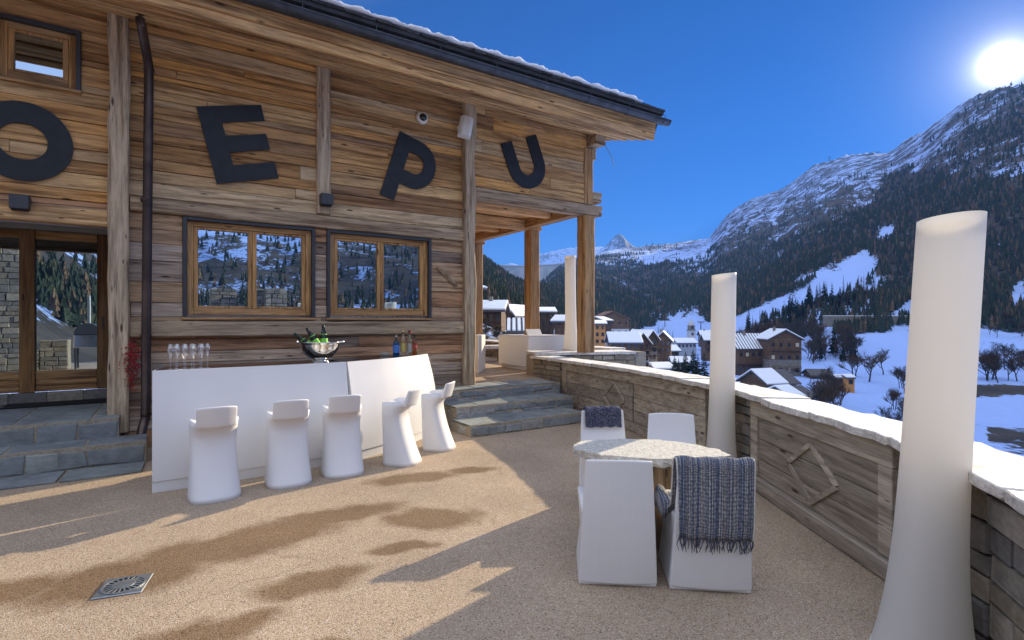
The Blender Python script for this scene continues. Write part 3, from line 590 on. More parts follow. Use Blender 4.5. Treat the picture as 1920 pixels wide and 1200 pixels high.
def sbox(mb, p, q, t0, t1, o0, o1, z0, z1, r=None, j=0):
    p, q = Vector(p), Vector(q); d = (q-p).normalized(); nn = Vector((d.y,-d.x))
    V = []
    for z in (z0,z1):
        for t,o in ((t0,o0),(t1,o0),(t1,o1),(t0,o1)): v = p+d*t+nn*o; V.append(Vector((v.x,v.y,z))+Vector([random.uniform(-j,j) for _ in '123']))
    mb.add(V, [(0,3,2,1),(4,5,6,7),(0,1,5,4),(1,2,6,5),(2,3,7,6),(3,0,4,7)], r)
def panel(p, q, name='timber_panel', dia=None, stile=(1,1)):
    L = (Vector(q)-Vector(p)).length; mb = MB()
    zs = [.13,.30,.49,.70]
    for a, b in zip(zs, zs[1:]):
        cut = [0.02]+([L*random.uniform(.35,.65)] if L > 2.2 else [])+[L-.02]
        for c0,c1 in zip(cut,cut[1:]): sbox(mb,p,q,c0+.001,c1-.001,-.03,.012+random.uniform(0,.008),a+.003,b-.003,None,.002)
    po = mb.build(name, M['panel'], PW, world=True, bevel=.004)
    f = MB(); sbox(f,p,q,0,L,-.03,.045,.70,.845,.1,.003); f.build('panel_rail', M['panel'], po, bevel=.006)
    if stile[0]: f = MB(); sbox(f,p,q,0,.13,-.03,.042,.135,.698,.6,.003); f.build('panel_stile', M['panel'], po, bevel=.006)
    if stile[1]: f = MB(); sbox(f,p,q,L-.13,L,-.03,.042,.135,.698,.7,.003); f.build('panel_stile', M['panel'], po, bevel=.006)
    g = MB(); sbox(g,p,q,-.02,L+.02,-.03,.075,.0,.13,.3,.004); x = g.build('plinth_board', M['panel'], po, bevel=.01)
    if dia:
        c, hw, hh = dia; d = (Vector(q)-Vector(p)).normalized(); nn = Vector((d.y,-d.x)); g = MB()
        K = [(c-hw,.41),(c,.41+hh),(c+hw,.41),(c,.41-hh)]
        def W3(t, z, o): v = Vector(p)+d*t+nn*o; return Vector((v.x,v.y,z))
        for (a,b) in zip(K, K[1:]+K[:1]):
            m = Vector((b[0]-a[0],b[1]-a[1])).normalized(); k = Vector((-m.y,m.x))*.021
            Q = [(a[0]+k.x,a[1]+k.y),(b[0]+k.x,b[1]+k.y),(b[0]-k.x,b[1]-k.y),(a[0]-k.x,a[1]-k.y)]
            g.loft([[W3(t,z,.0) for t,z in Q],[W3(t,z,.036+.004*(a[0]>c)) for t,z in Q]], True)
        g.build('diamond_trim', M['panel'], po, bevel=.003)
    for ch in po.children:      # geometry was written in world space: bring it into the panel's space
        Mi = PW.matrix_basis.inverted()
        ch.data.transform(Mi)
    return po
w_ = [Vector(p) for p in WALL]
panel(w_[1].lerp(w_[2],.06), w_[2], dia=(1.75,.30,.24), stile=(1,0)); panel(w_[2], w_[2].lerp(w_[3],.94), stile=(0,1), dia=None); panel(w_[4]+Vector((0,-.02)), w_[5]+Vector((0,.0)), dia=(1.02,.34,.23))
# porch boundary wall
OW = empty('porch_wall', fw(8.0,-.3), 0, 'low rubble stone wall round the porch that carries the corner post', 'low wall')
K0, K1 = Vector((.45,10.85)), Vector((2.62,11.38)); mb = MB(); nn = Vector((.24,-.97))
stones(mb, K0, K1, -.5, .9, nn, prot=(0,.02)); mb.build('stonework', M['stone'], OW, world=True, bevel=.006); mb = MB(); a = fw(8.95,.0); b = fw(8.95,-10); 
stones(mb, (b.x,b.y), (a.x,a.y), .0, .95, -Vector((U.x,U.y)), prot=(0,.02), hmin=.09, hmax=.16); mb.build('stonework', M['stone'], OW, world=True, bevel=.006); mb = MB(); stones(mb, (fw(4.9,-10).x,fw(4.9,-10).y), (b.x,b.y), .5, 1.0, (N.x,N.y), prot=(0,.02))
mb.build('stonework', M['stone'], OW, world=True, bevel=.006)
mb = MB(); q0,q1 = K0-nn*.06,K1-nn*.06; q2,q3 = K1-nn*.6,K0-nn*.6; mb.loft([[Vector((p.x,p.y,-1)) for p in (q0,q1,q2,q3)],[Vector((p.x,p.y,.895)) for p in (q0,q1,q2,q3)]],True)
lbx = [fw(8.99,.0),fw(9.3,.0),fw(9.3,-10.3),fw(8.99,-10.3)]; mb.loft([[Vector((p.x,p.y,-1)) for p in lbx],[Vector((p.x,p.y,.94)) for p in lbx]],True)
mb.build('wall_core', M['mortar'], OW, world=True)
mb = MB(); coping(mb, [K0+nn*.10,K1+nn*.06], [K0-nn*.68,K1-nn*.68], .905, .06); coping(mb, [fw(8.88,-.65).xy,fw(8.88,-10).xy],[fw(9.35,-.65).xy,fw(9.35,-10).xy],.95,.05); mb.build('coping', M['coping'], OW, world=True, bevel=.006)
# stairs to the porch
def steps(name, label, treads, s_end_skirt=True, mats=('slate','slab')):
    root = empty(name, fw(treads[0][0],treads[0][2]), FA, label, 'steps')
    for k, (s0,s1,o1,o0,z0,z1) in enumerate(treads):
        b = MB(); c = [fw(s0,o1-.02),fw(s1,o1-.02),fw(s1,o0),fw(s0,o0)]
        b.loft([[Vector((p.x,p.y,z0-.0)) for p in c],[Vector((p.x,p.y,z1-.004)) for p in c]],True)
        st = b.build('step', M['mortar'], root, world=True)
        b = MB(); A,B = fw(s0+.01,o1-.015),fw(s1-.01,o1-.015)
        stones(b,(A.x,A.y),(B.x,B.y),z0+.012,z1-.03,(N.x,N.y),.15,.25,.22,.52,(.004,.016),.05,.03)
        A2 = fw(s0+.012,o0); stones(b,(A2.x,A2.y),(fw(s0+.012,o1-.02).x,fw(s0+.012,o1-.02).y),z0+.01,z1-.03,(-U.x,-U.y),.08,.16,.12,.3,(.004,.015),.05,.015)
        b.build('riser', M[mats[0]], st, bevel=.005).data.transform(root.matrix_basis.inverted())
        b = MB(); x = s0-.012
        while x < s1:
            x1 = min(s1+.01, x+random.uniform(.4,.75)); x1 = s1+.01 if s1-x1 < .15 else x1
            q = [fw(x+.012,o1-.045+random.uniform(-.03,.014)),fw((x+x1)/2,o1-.045+random.uniform(-.03,.012)),fw(x1-.012,o1-.045+random.uniform(-.03,.014)),fw(x1-.012,o0),fw(x+.012,o0)]
            b.loft([[Vector((p.x,p.y,z1-.032)) for p in q],[Vector((p.x,p.y,z1+random.uniform(-.002,.003))) for p in q]],True); x = x1
        b.build('tread', M[mats[1]], st, bevel=.004).data.transform(root.matrix_basis.inverted())
    return root
steps('stone_steps', 'three slate steps climbing from the terrace to the porch', [(4.0,6.08,1.75,1.15,0,.168),(4.08,6.3,1.17,.6,0,.336),(4.05,6.45,.62,-.15,0,.504)])
steps('stone_steps', 'two broad grey stone steps below the glazed door', [(-3.3,.30,.86,.4,0,.25),(-3.3,.02,.42,-1.62,.0,.47)], mats=('slab','slab'))
mb = MB()                                   # paving slabs at the foot of the left steps
for s0,s1 in ((-2.6,-1.55),(-1.54,-1.0),(-.99,-.42),(-.41,.28)): 
    q = [fw(s0+.01,1.33),fw(s1-.01,1.31),fw(s1-.01+.02,.87),fw(s0+.01+.02,.87)]; mb.loft([[Vector((p.x,p.y,.003)) for p in q],[Vector((p.x,p.y,.022)) for p in q]],True)
tag(mb.build('paving', M['slab'], bevel=.003), None, kind='structure')
e = empty('door_threshold', fw(-1,-1.56,.47), FA, 'pale dressed stone threshold under the glazed door', 'threshold'); b = MB(); x = -1.5
while x < .75: b.box((x,-.03,.004),(x+.395,.10,.145)); x += .4
b.build('block', M['coping'] if False else M['stone'], e, bevel=.006)
b = MB(); b.box((-.75,-.20,0),(.62,.20,.018)); dm = b.build('doormat', M['hole'], bevel=.004); dm.matrix_basis = Matrix.Translation(fw(-.55,-1.28,.475)) @ Matrix.Rotation(FA,4,'Z'); tag(dm, 'dark rectangular doormat before the glazed door', 'doormat')

# ------------------------------------------------------------------ bar
Lp, Jp = Vector((-3.40,5.03)), Vector((-1.91,6.13))
CUR = [Jp, Vector((-1.62,6.60)), Vector((-1.43,6.98)), Vector((-1.305,7.33)), Vector((-1.215,7.66))]
def bez(P, t):      # Catmull-Rom through the points
    n = len(P)-1; x = t*n; i = min(int(x), n-1); f = x-i
    p0 = P[i-1] if i else P[0]*2-P[1]; p1, p2 = P[i], P[i+1]; p3 = P[i+2] if i+2 <= n else P[n]*2-P[n-1]
    return .5*((2*p1)+(p2-p0)*f+(2*p0-5*p1+4*p2-p3)*f*f+(3*p1-p0-3*p2+p3)*f**3)
HB = 1.135
def bar(name, path, bulge, endbulge, label, backoff):
    n = len(path); T_ = [(path[min(i+1,n-1)]-path[max(i-1,0)]).normalized() for i in range(n)]
    root = empty(name, (path[0].x,path[0].y,0), 0, label, 'bar counter', 'white bar counters')
    Z = [0,.005,.03,.10,.105,.25,.4,.55,.7,.85,1.0,1.10,1.125,1.135]
    def front(i, z):
        t = T_[i]; nr = Vector((t.y,-t.x)); k = z/HB; b = bulge*math.sin(math.pi*(1-k)**1.0)*.6+bulge*.9*(1-k)**2
        if z < .104: b -= .012
        e = endbulge*math.sin(math.pi*min(1,k*1.0))*(i/(n-1))**2
        p = path[i]+nr*b+t*e; return Vector((p.x,p.y,z))
    b = MB(); rings = [[front(i,z) for i in range(n)] for z in Z]; V = [p for q in rings for p in q]; Fs = [(r*n+i,r*n+i+1,(r+1)*n+i+1,(r+1)*n+i) for r in range(len(Z)-1) for i in range(n-1)]
    back = [path[i]-Vector((T_[i].y,-T_[i].x))*backoff[0 if i < n/2 else 1] for i in range(n)]
    if backoff[2]: back[0] = path[0]+Vector(backoff[2])
    for side in (0,n-1):
        o = len(V); bk = back[side]
        V += [Vector((bk.x,bk.y,z)) for z in Z]; Fs += [(r*n+side,(r+1)*n+side,o+r+1,o+r) for r in range(len(Z)-1)]
    b.add(V,Fs,.5); bb = b.build('body', M['white'], root, smooth=True, world=True); 
    sm = bb.modifiers.new('edge','EDGE_SPLIT'); sm.split_angle = R(40)
    rim = MB(); tt = MB(); fr = [front(i,HB) for i in range(n)]
    inn_ = [fr[i]-Vector((T_[i].y,-T_[i].x,0))*.018 for i in range(n)]
    rim.loft([[fr[i],inn_[i],inn_[i]-Vector((0,0,.02)),fr[i]-Vector((0,0,.02))] for i in range(n)],True,.5); rim.build('rim', M['white'], root, world=True)
    tp = [Vector((p.x,p.y,0)) for p in inn_]+[Vector((p.x,p.y,0)) for p in back[::-1]]
    tt.loft([[p+Vector((0,0,HB-.03)) for p in tp],[p+Vector((0,0,HB-.004)) for p in tp]],True,.5); tt.build('counter_top', M['bartop'], root, world=True)
    return root
pa = [Lp.lerp(Jp,i/10)+Vector((.615,-.787))*.03*math.sin(math.pi*i/10) for i in range(11)]
pb = [bez(CUR,.008+.992*i/20) for i in range(21)]
bar('bar_counter', pa, .10, 0, 'straight white bar counter module carrying the flutes and ice bowl', (.62,.62,(-.22,.50)))
bar('bar_counter', pb, .12, .07, 'curved white bar counter module carrying the spirit bottles, nearest the steps', (.62,.50,None))

# ------------------------------------------------------------------ stools
def make_stool():
    root = empty('bar_stool', (0,0,0)); b = MB(); rings = []
    for k in range(17):                       # front (bar side) is +y
        z = .69*k/16; t = k/16
        hw = .212-.022*t-.012*math.sin(math.pi*t); yb = -.215+.185*(1-(1-t)**1.7) ; yf = .165+.02*t
        if t > .8: yb -= .11*((t-.8)/.2)**1.5; hw += .006
        ring_ = []
        for a in np.linspace(0,2*math.pi,33)[:-1]:
            c, s_ = math.cos(a), math.sin(a); e = .42 if s_ > 0 else .85
            x = hw*math.copysign(abs(c)**(.55 if s_ > 0 else .8),c); y0 = (yf+yb)/2
            y = (yf-y0)*math.copysign(abs(s_)**.30,s_) if s_ > 0 else (y0-yb)*-abs(s_)**.75
            zz = z
            if k == 16: zz = z+.03*abs(c)**3-.01
            ring_.append(Vector((x,y0+y,zz)))
        rings.append(ring_)
    top = rings[-1]; rings.append([Vector((p.x*.92,p.y*.92+.002,p.z+.004)) for p in top]); rings.append([Vector((p.x*.6,p.y*.6,.672)) for p in top]); rings.append([Vector((p.x*.2,p.y*.2,.665)) for p in top])
    b.loft(rings, True, .5); b.build('seat_body', M['white'], root, smooth=True)
    q = MB(); rg = []; n = 16
    for i in range(n+1):
        x = -.162+.324*i/n; cv = .045*(1-(x/.162)**2); r_ = []
        for zz, lean, th in ((.655,.0,.05),(.70,.012,.045),(.76,.03,.035),(.82,.045,.028),(.845,.05,.022)):
            r_.append((Vector((x,-.115-cv-lean+.0,zz-.012*abs(x/.162)**3*(zz > .8))),th))
        edge = 1 if 0 < i < n else .4
        rg.append([p for p,_ in r_]+[p+Vector((0,th*edge+.012,0)) for p,th in r_[::-1]])
    q.loft(rg, True, .5); o = q.build('backrest', M['white'], root, smooth=True, bevel=.012, bev_seg=3)
    return root
st0 = make_stool()
ST = [(-2.72,4.87,(-.60,.80),'white one-piece bar stool leftmost of the row, by the left bar end'),
      (-2.22,5.29,(-.52,.85),'white one-piece bar stool second from the left of the bar, below the ice bowl'),
      (-1.79,5.63,(-.45,.89),'white one-piece bar stool in front of the joint between the two bar modules'),
      (-1.25,6.05,(-.97,.22),'white one-piece bar stool seen side-on in front of the curved bar end'),
      (-.93,6.73,(-.98,.18),'white one-piece bar stool seen side-on beside the porch steps, farthest from the viewer')]
for i, (x,y,d,lab) in enumerate(ST):
    o = st0 if i == 0 else copy_tree(st0); a = math.atan2(-d[0],d[1]); o.matrix_basis = Matrix.Translation((x,y,0)) @ Matrix.Rotation(a,4,'Z'); tag(o,lab,'bar stool','white bar stools along the bar')

# ------------------------------------------------------------------ chairs, table
def make_chair():
    root = empty('terrace_chair', (0,0,0)); b = MB()
    def ring_(y0,y1,hw,z,hw1=None): h1 = hw1 or hw; return [Vector((-hw,y0,z)),Vector((hw,y0,z)),Vector((h1,y1,z)),Vector((-h1,y1,z))]
    b.loft([ring_(-.25,.20,.235,0),ring_(-.265,.23,.205,.20),ring_(-.28,.22,.215,.455,.225)], True, .5)
    sb = b.build('seat_base', M['white'], root, bevel=.010, bev_seg=2)
    b = MB(); n = 8; R_ = []
    for i in range(n+1):
        t = i/n; z = .02+(.785-.02)*t; hw = .236-.042*t; y = -.252-.075*t-.02*math.sin(math.pi*t)
        r_ = []
        for k in range(9):
            x = -hw+2*hw*k/8; r_.append(Vector((x,y-.022*(1-(x/hw)**2)+(0.0),z-.008*abs(x/hw)**2*(i==n))))
        th = .05 if t < .55 else .05-.028*(t-.55)/.45
        R_.append(r_+[p+Vector((0,th,0)) for p in r_[::-1]])
    b.loft(R_, True, .5); b.build('backrest', M['white'], root, bevel=.008, bev_seg=2)
    return root
ch0 = make_chair()
CHS = [(.66,3.47,R(-5),'white moulded chair seen from behind, bare, left of the one with the knitted blanket'),
       (1.205,3.40,R(-7),'white moulded chair seen from behind with a fringed knitted blanket over its back'),
       (.86,4.62,R(184),'white moulded chair facing the viewer with a dark patterned cloth over its back'),
       (1.37,4.42,R(172),'bare white moulded chair facing the viewer behind the stone table')]
chairs = []
for i, (x,y,a,lab) in enumerate(CHS):
    o = ch0 if i == 0 else copy_tree(ch0); o.matrix_basis = Matrix.Translation((x,y,0)) @ Matrix.Rotation(a,4,'Z'); tag(o,lab,'chair','white chairs round the stone table'); chairs.append(o)
tb = empty('stone_table', (.95,3.85,0), 0, 'low table with a rough-edged pale granite slab top between the white chairs', 'table')
out_ = [(.43,3.66),(.44,3.80),(.52,3.93),(.8,3.99),(1.1,3.97),(1.3,3.83),(1.42,3.66),(1.44,3.5),(1.2,3.40),(.9,3.42),(.6,3.5)]
dense = []
for a, b in zip(out_, out_[1:]+out_[:1]):
    for k in range(6): dense.append(Vector(a).lerp(Vector(b),k/6)+Vector((random.uniform(-.014,.014),random.uniform(-.014,.014))))
b = MB(); b.loft([[Vector((p.x+random.uniform(-.022,.022),p.y+random.uniform(-.022,.022),.67+random.uniform(-.012,.008))) for p in dense],[Vector((p.x*1.0+random.uniform(-.008,.008),p.y+random.uniform(-.012,.012),.695+random.uniform(-.006,.006))) for p in dense],[Vector((p.x,p.y,.722)) for p in dense]],True)
b.build('table_top', M['rough_s'], tb, world=True, bevel=.006)
b = MB(); b.box((-.17,-.14,0),(.17,.14,.664)); b.build('pedestal', wood('pedestal_timber','z',[(.30,.22,.14)],.5), tb, bevel=.02)
# blanket over chair 2
def mk_knit():
    t = NT('knitted_wool'); sx = t.n('ShaderNodeSeparateXYZ'); t.l(t.co(), sx.inputs[0])
    v = t.n('ShaderNodeCombineXYZ'); t.l(sx.outputs[0], v.inputs[0]); n = t.noise(v.outputs[0], 34, 2, .6)
    c = t.ramp(n, [(.30,(.10,.10,.12)),(.40,(.27,.265,.28)),(.47,(.09,.13,.22)),(.54,(.46,.44,.43)),(.62,(.19,.19,.22)),(.72,(.50,.48,.46))])
    u_ = t.n('ShaderNodeUVMap'); cu = u_.outputs[0]
    m = t.n('ShaderNodeMapping'); m.inputs['Scale'].default_value = (30,70,1); t.l(cu, m.inputs[0])
    wv = t.n('ShaderNodeTexVoronoi'); wv.inputs['Scale'].default_value = 1; wv.inputs['Randomness'].default_value = .35; t.l(m.outputs[0], wv.inputs['Vector'])
    st = t.ramp(wv.outputs['Distance'], [(.15,1.25),(.6,.35)]); c = t.mix(.85, c, st, 'MULTIPLY'); t.color(c); t.rough(.95); t.spec(.1)
    t.bump(t.math('MULTIPLY', wv.outputs['Distance'], -1), .9, .006); return t.m
M['knit'] = mk_knit(); M['wool'] = plain('dark_wool', (.08,.085,.12), .95, 0, .1, .5, 60); M['wool_w'] = plain('pale_wool', (.62,.61,.60), .95, 0, .1, .2, 60)
def mk_paisley():
    t = NT('patterned_cloth'); v = t.co((1,1,1)); n1 = t.noise(v, 7, 1, .5, 4.5)
    k = t.ramp(n1, [(.44,0),(.47,1),(.50,0),(.53,0),(.56,.9),(.585,0)]); c = t.mix(k, (.04,.043,.068), (.155,.165,.21)); t.color(c); t.rough(.9); t.spec(.15); t.bump(t.noise(v,160,2), .3, .002); return t.m
def drape(name, chair, path, hw, mat, label, cat, wob, uvs=True, thick=.008, skew=0):
    """cloth following a (y,z) path over a chair back"""
    P = [Vector(p) for p in path]; pts = []
    n = 34
    for i in range(n+1): pts.append(bez(P, i/n))
    m = 26; V = []; Fs = []; uv = []
    for i, p in enumerate(pts):
        for k in range(m+1):
            u_ = k/m; w = hw[0]+(hw[1]-hw[0])*i/n; x = -w+2*w*u_+skew*(i/n-.5)
            ed = (1-(x/.24)**2)
            dy = wob*math.sin(k*1.05+.4*math.sin(i*.2))*(abs(i/n-.35)*1.4+.15); c = .022*ed*(-1)
            V.append(Vector((x+random.uniform(-.0015,.0015), p.x+dy+c, p.y+.004*math.sin(k*.9+i*.3)))); uv.append((u_,i/n))
    for i in range(n):
        for k in range(m): Fs.append((i*(m+1)+k,i*(m+1)+k+1,(i+1)*(m+1)+k+1,(i+1)*(m+1)+k))
    b = MB(); b.add(V,Fs,.5); o = b.build(name, mat, smooth=True)
    ul = o.data.uv_layers.new(name='UVMap'); 
    for lp in o.data.loops: ul.data[lp.index].uv = uv[lp.vertex_index]
    so = o.modifiers.new('solid','SOLIDIFY'); so.thickness = thick; so.offset = 1
    o.matrix_basis = chair.matrix_basis.copy(); tag(o,label,cat); return o, V, m
bl, V, m_ = drape('knitted_blanket', chairs[1], [(-.315,.34),(-.335,.45),(-.345,.60),(-.352,.73),(-.352,.795),(-.325,.812),(-.285,.79),(-.262,.70),(-.245,.55),(-.19,.475),(-.05,.468),(.10,.470)], (.205,.222), M['knit'], 'fringed blue-grey knitted blanket draped over the nearest right chair', 'blanket', .008, skew=-.02)
f = MB()
for k in range(0,m_+1):
    for h in range(2):
        p = V[k]+Vector((random.uniform(-.007,.007),-.006,.005)); l = random.uniform(.05,.085); q = p+Vector((random.uniform(-.015,.015),random.uniform(-.012,.002),-l*.5)); e_ = q+Vector((random.uniform(-.015,.015),random.uniform(-.004,.008),-l*.5)); f.tube([p,q,e_],[.0035,.003,.0018],4)
f.build('fringe', M['wool'], bl)
f = MB(); ed = [V[i*(m_+1)+m_]+Vector((.004,-.004,0)) for i in range(0,35)]; f.tube(ed,.0045,5); ed = [V[i*(m_+1)]+Vector((-.004,-.004,0)) for i in range(0,35)]; f.tube(ed,.0045,5); f.build('edging', M['wool_w'], bl)
f = MB(); rr = []      # rolled side lying on the seat
for i in range(15):
    t = i/14; c = Vector((-.235-.012*math.sin(t*3),-.20+.34*t,.475)); r_ = [c+Vector((.035*math.cos(a)*(1+.15*math.sin(3*a+i)),0,.035*math.sin(a)-(.045 if math.cos(a) < -.5 else 0))) for a in np.linspace(0,2*math.pi,13)[:-1]]; rr.append(r_)
f.loft(rr,True,.5); ro = f.build('side_roll', M['knit'], bl, smooth=True); ul = ro.data.uv_layers.new(name='UVMap')
for lp in ro.data.loops: v = ro.data.vertices[lp.vertex_index].co; ul.data[lp.index].uv = (v.y*2,v.z*4)
sc, _, _ = drape('patterned_cloth', chairs[2], [(-.362,.72),(-.358,.79),(-.325,.803),(-.285,.785),(-.272,.73),(-.262,.66),(-.255,.63)], (.165,.168), mk_paisley(), 'dark navy patterned cloth hung over the back of the far left chair', 'cloth', .0012)

# ------------------------------------------------------------------ column lamps
def make_lamp():
    root = empty('column_lamp', (0,0,0)); b = MB(); H = 2.1; rings = []; n = 40
    def ring_(z, k=1, dz=0):
        t = z/H; fl_ = 1+.62*math.exp(-t*7)+.03*(1-t); rx, ry = .143*fl_*k, .118*(1+.55*math.exp(-t*7))*k
        return [Vector((rx*math.cos(a)+.068*z,ry*math.sin(a),z+dz*(.5*math.cos(a)-math.sin(a)*.6))) for a in np.linspace(0,2*math.pi,n+1)[:-1]]
    Z = [0,.01]+list(np.linspace(.06,H,44))
    for z in Z: rings.append(ring_(z,1,.03*(z/H)**14*.6))
    top = rings[-1]; ox = .068*H; rings.append([Vector((ox+(p.x-ox)*.97,p.y*.96,p.z)) for p in top]); rings.append([Vector((ox+(p.x-ox)*.955,p.y*.94,p.z-.02)) for p in top]); rings.append([Vector((ox+(p.x-ox)*.92,p.y*.90,H-.09)) for p in top]); 
    b.loft(rings,False,.5); o = b.build('shade', M['lamp'], root, smooth=True)
    c = MB(); rt = ring_(H-.09,.92); c.loft([[Vector((ox+(p.x-ox)*q,p.y*q,H-.09-.035*(1-q**2))) for p in rt] for q in (1,.75,.5,.25,.05)],False,.5); c.build('dished_top', M['lamp'], root, smooth=True)
    c = MB(); rt = ring_(0,.97); c.loft([[Vector((p.x,p.y,.004)) for p in rt],[Vector((p.x,p.y,.03)) for p in rt]],True,.5); c.build('base_plate', M['cream'], root)
    return root
lm = make_lamp()
for i, (x,y,z,a,lab,sc_) in enumerate(((1.975,2.56,0,R(3),'tall white column lamp nearest the viewer, in front of the stone end of the parapet',1),(2.10,5.36,0,R(55),'tall white column lamp behind the table where the parapet bends',.995),(1.30,11.72,.965,R(92),'tall white column lamp standing on the porch wall beside the corner post',1.0))):
    o = lm if i == 0 else copy_tree(lm); o.matrix_basis = Matrix.Translation((x,y,z)) @ Matrix.Rotation(a,4,'Z') @ Matrix.Scale(sc_,4); tag(o,lab,'lamp','white column lamps')

# ------------------------------------------------------------------ things on the bar
def flute():
    root = empty('champagne_flute',(0,0,0)); b = MB()
    pr = [(.034,0),(.033,.003),(.006,.008),(.0042,.02),(.004,.09),(.006,.105),(.016,.125),(.0245,.155),(.026,.19),(.0225,.245),(.0212,.245),(.0245,.19),(.023,.157),(.014,.130),(.0,.117)]
    b.lathe(pr,16,r=.5); b.build('glass_body', M['glass'], root, smooth=True); return root
f0 = flute(); FX = [(-3.345,5.30),(-3.285,5.33),(-3.225,5.36),(-3.165,5.40),(-3.105,5.43),(-3.30,5.25),(-3.24,5.28),(-3.18,5.32),(-3.12,5.355),(-3.36,5.235)]
for i,(x,y) in enumerate(FX):
    o = f0 if i == 0 else copy_tree(f0); o.matrix_basis = Matrix.Translation((x,y,HB-.004)); tag(o,'clear stemmed glass in the cluster at the left end of the bar','glass','stemmed glasses on the bar')
IB = empty('ice_bowl',(-2.22,6.16,HB-.004),0,'large polished steel wine bowl holding champagne bottles on the bar','ice bowl')
b = MB(); b.lathe([(.0,.0),(.10,0),(.105,.006),(.085,.016),(.06,.024),(.075,.035),(.13,.06),(.175,.10),(.205,.15),(.222,.20),(.232,.232),(.240,.236),(.234,.228),(.215,.19),(.17,.11),(.12,.07),(0,.05)],40,r=.5); b.build('bowl', M['chrome'], IB, smooth=True)
for sgn in (-1,1):
    b = MB(); b.tube([(sgn*.215,-.03,.215),(sgn*.25,-.035,.235),(sgn*.268,0,.24),(sgn*.25,.035,.235),(sgn*.215,.03,.215)],.012,8); b.build('handle', M['chrome'], IB, smooth=True)
def champagne(tip, base, label):
    tip, base = Vector(tip), Vector(base); d = (tip-base).normalized(); root = empty('champagne_bottle', base); Q = d.to_track_quat('Z','Y').to_matrix().to_4x4()
    root.matrix_basis = Matrix.Translation(base) @ Q
    b = MB(); b.lathe([(0,.0),(.036,0),(.042,.01),(.042,.17),(.036,.21),(.020,.255),(.0165,.30),(.0,.30)],20,r=.5); b.build('bottle_body', M['greeng'], root, smooth=True)
    b = MB(); b.lathe([(.0205,.235),(.0185,.26),(.017,.285),(.0185,.29),(.0185,.30),(.016,.32),(0,.323)],18,r=.5); b.build('foil_neck', M['foil'], root, smooth=True)
    b = MB(); b.lathe([(.0427,.06),(.0427,.15),(.0365,.2085)],20,r=.5); b.build('wrapper', M['greenl'], root, smooth=True)
    return tag(root,label,'bottle','champagne bottles in the ice bowl')
BO = Vector((-2.22,6.16,HB))
champagne(BO+Vector((-.27,-.09,.335)), BO+Vector((-.05,.02,.12)), 'champagne bottle leaning farthest left out of the steel bowl')
champagne(BO+Vector((-.13,-.02,.36)), BO+Vector((.02,.0,.12)), 'champagne bottle in the middle of the steel bowl, leaning left')
champagne(BO+Vector((.0,.10,.40)), BO+Vector((.03,.06,.11)), 'champagne bottle standing almost upright at the back of the steel bowl')
def spirit(x, y, prof, mat, label, lab_mat, lz, cap, capz, square=0):
    root = empty('spirit_bottle',(x,y,HB-.004),0,label,'bottle','spirit bottles at the right end of the bar'); n = 20
    b = MB(); b.lathe(prof,n,r=.5); b.build('bottle_body', mat, root, smooth=True)
    b = MB(); q = max(p[0] for p in prof)+.0012; b.lathe([(q,lz[0]),(q,lz[1])],n,r=.5); b.build('paper_label', lab_mat, root, smooth=True)
    b = MB(); b.lathe([(.0,capz+.03),(.016,capz+.03),(.016,capz),(0,capz)],14,r=.5); b.build('cap', cap, root)
spirit(-1.605,7.378,[(0,0),(.042,0),(.045,.01),(.045,.17),(.036,.195),(.016,.21),(.014,.255),(0,.255)],M['blueg'],'square-shouldered blue glass bottle, shortest of the spirit bottles',M['label_b'],(.04,.15),M['label_g'],.25)
spirit(-1.523,7.452,[(0,0),(.036,0),(.038,.01),(.038,.20),(.028,.24),(.014,.27),(.013,.33),(0,.33)],M['clearg'],'tall clear bottle with a yellow label between the blue and red-capped bottles',M['label_y'],(.05,.17),M['label_y'],.32)
spirit(-1.458,7.562,[(0,0),(.034,0),(.036,.01),(.036,.20),(.026,.24),(.014,.27),(.013,.325),(0,.325)],M['clearg'],'dark-capped clear bottle standing at the back of the spirit bottles',M['label_g'],(.05,.16),M['foil'],.315)
spirit(-1.421,7.434,[(0,0),(.036,0),(.038,.01),(.038,.19),(.028,.24),(.015,.26),(.014,.31),(0,.31)],M['clearg'],'clear bottle with a red cap and grey label',M['label_g'],(.04,.17),M['redcap'],.30)
spirit(-1.357,7.415,[(0,0),(.030,0),(.032,.01),(.032,.17),(.024,.20),(.013,.22),(.012,.27),(0,.27)],M['amber'],'slim amber bottle at the right end of the spirit bottles',M['redcap'],(.10,.15),M['foil'],.26)
b = MB(); b.lathe([(0,0),(.05,0),(.06,.02),(.045,.045),(.0,.055)],9,r=.5); ro = b.build('pebble', M['stone']); ro.matrix_basis = Matrix.Translation((-1.74,7.30,HB-.004)) @ Matrix.Rotation(.4,4,'Z') @ Matrix.Diagonal((1.2,.8,1,1)); tag(ro,'grey pebble lying on the bar left of the blue bottle','pebble')

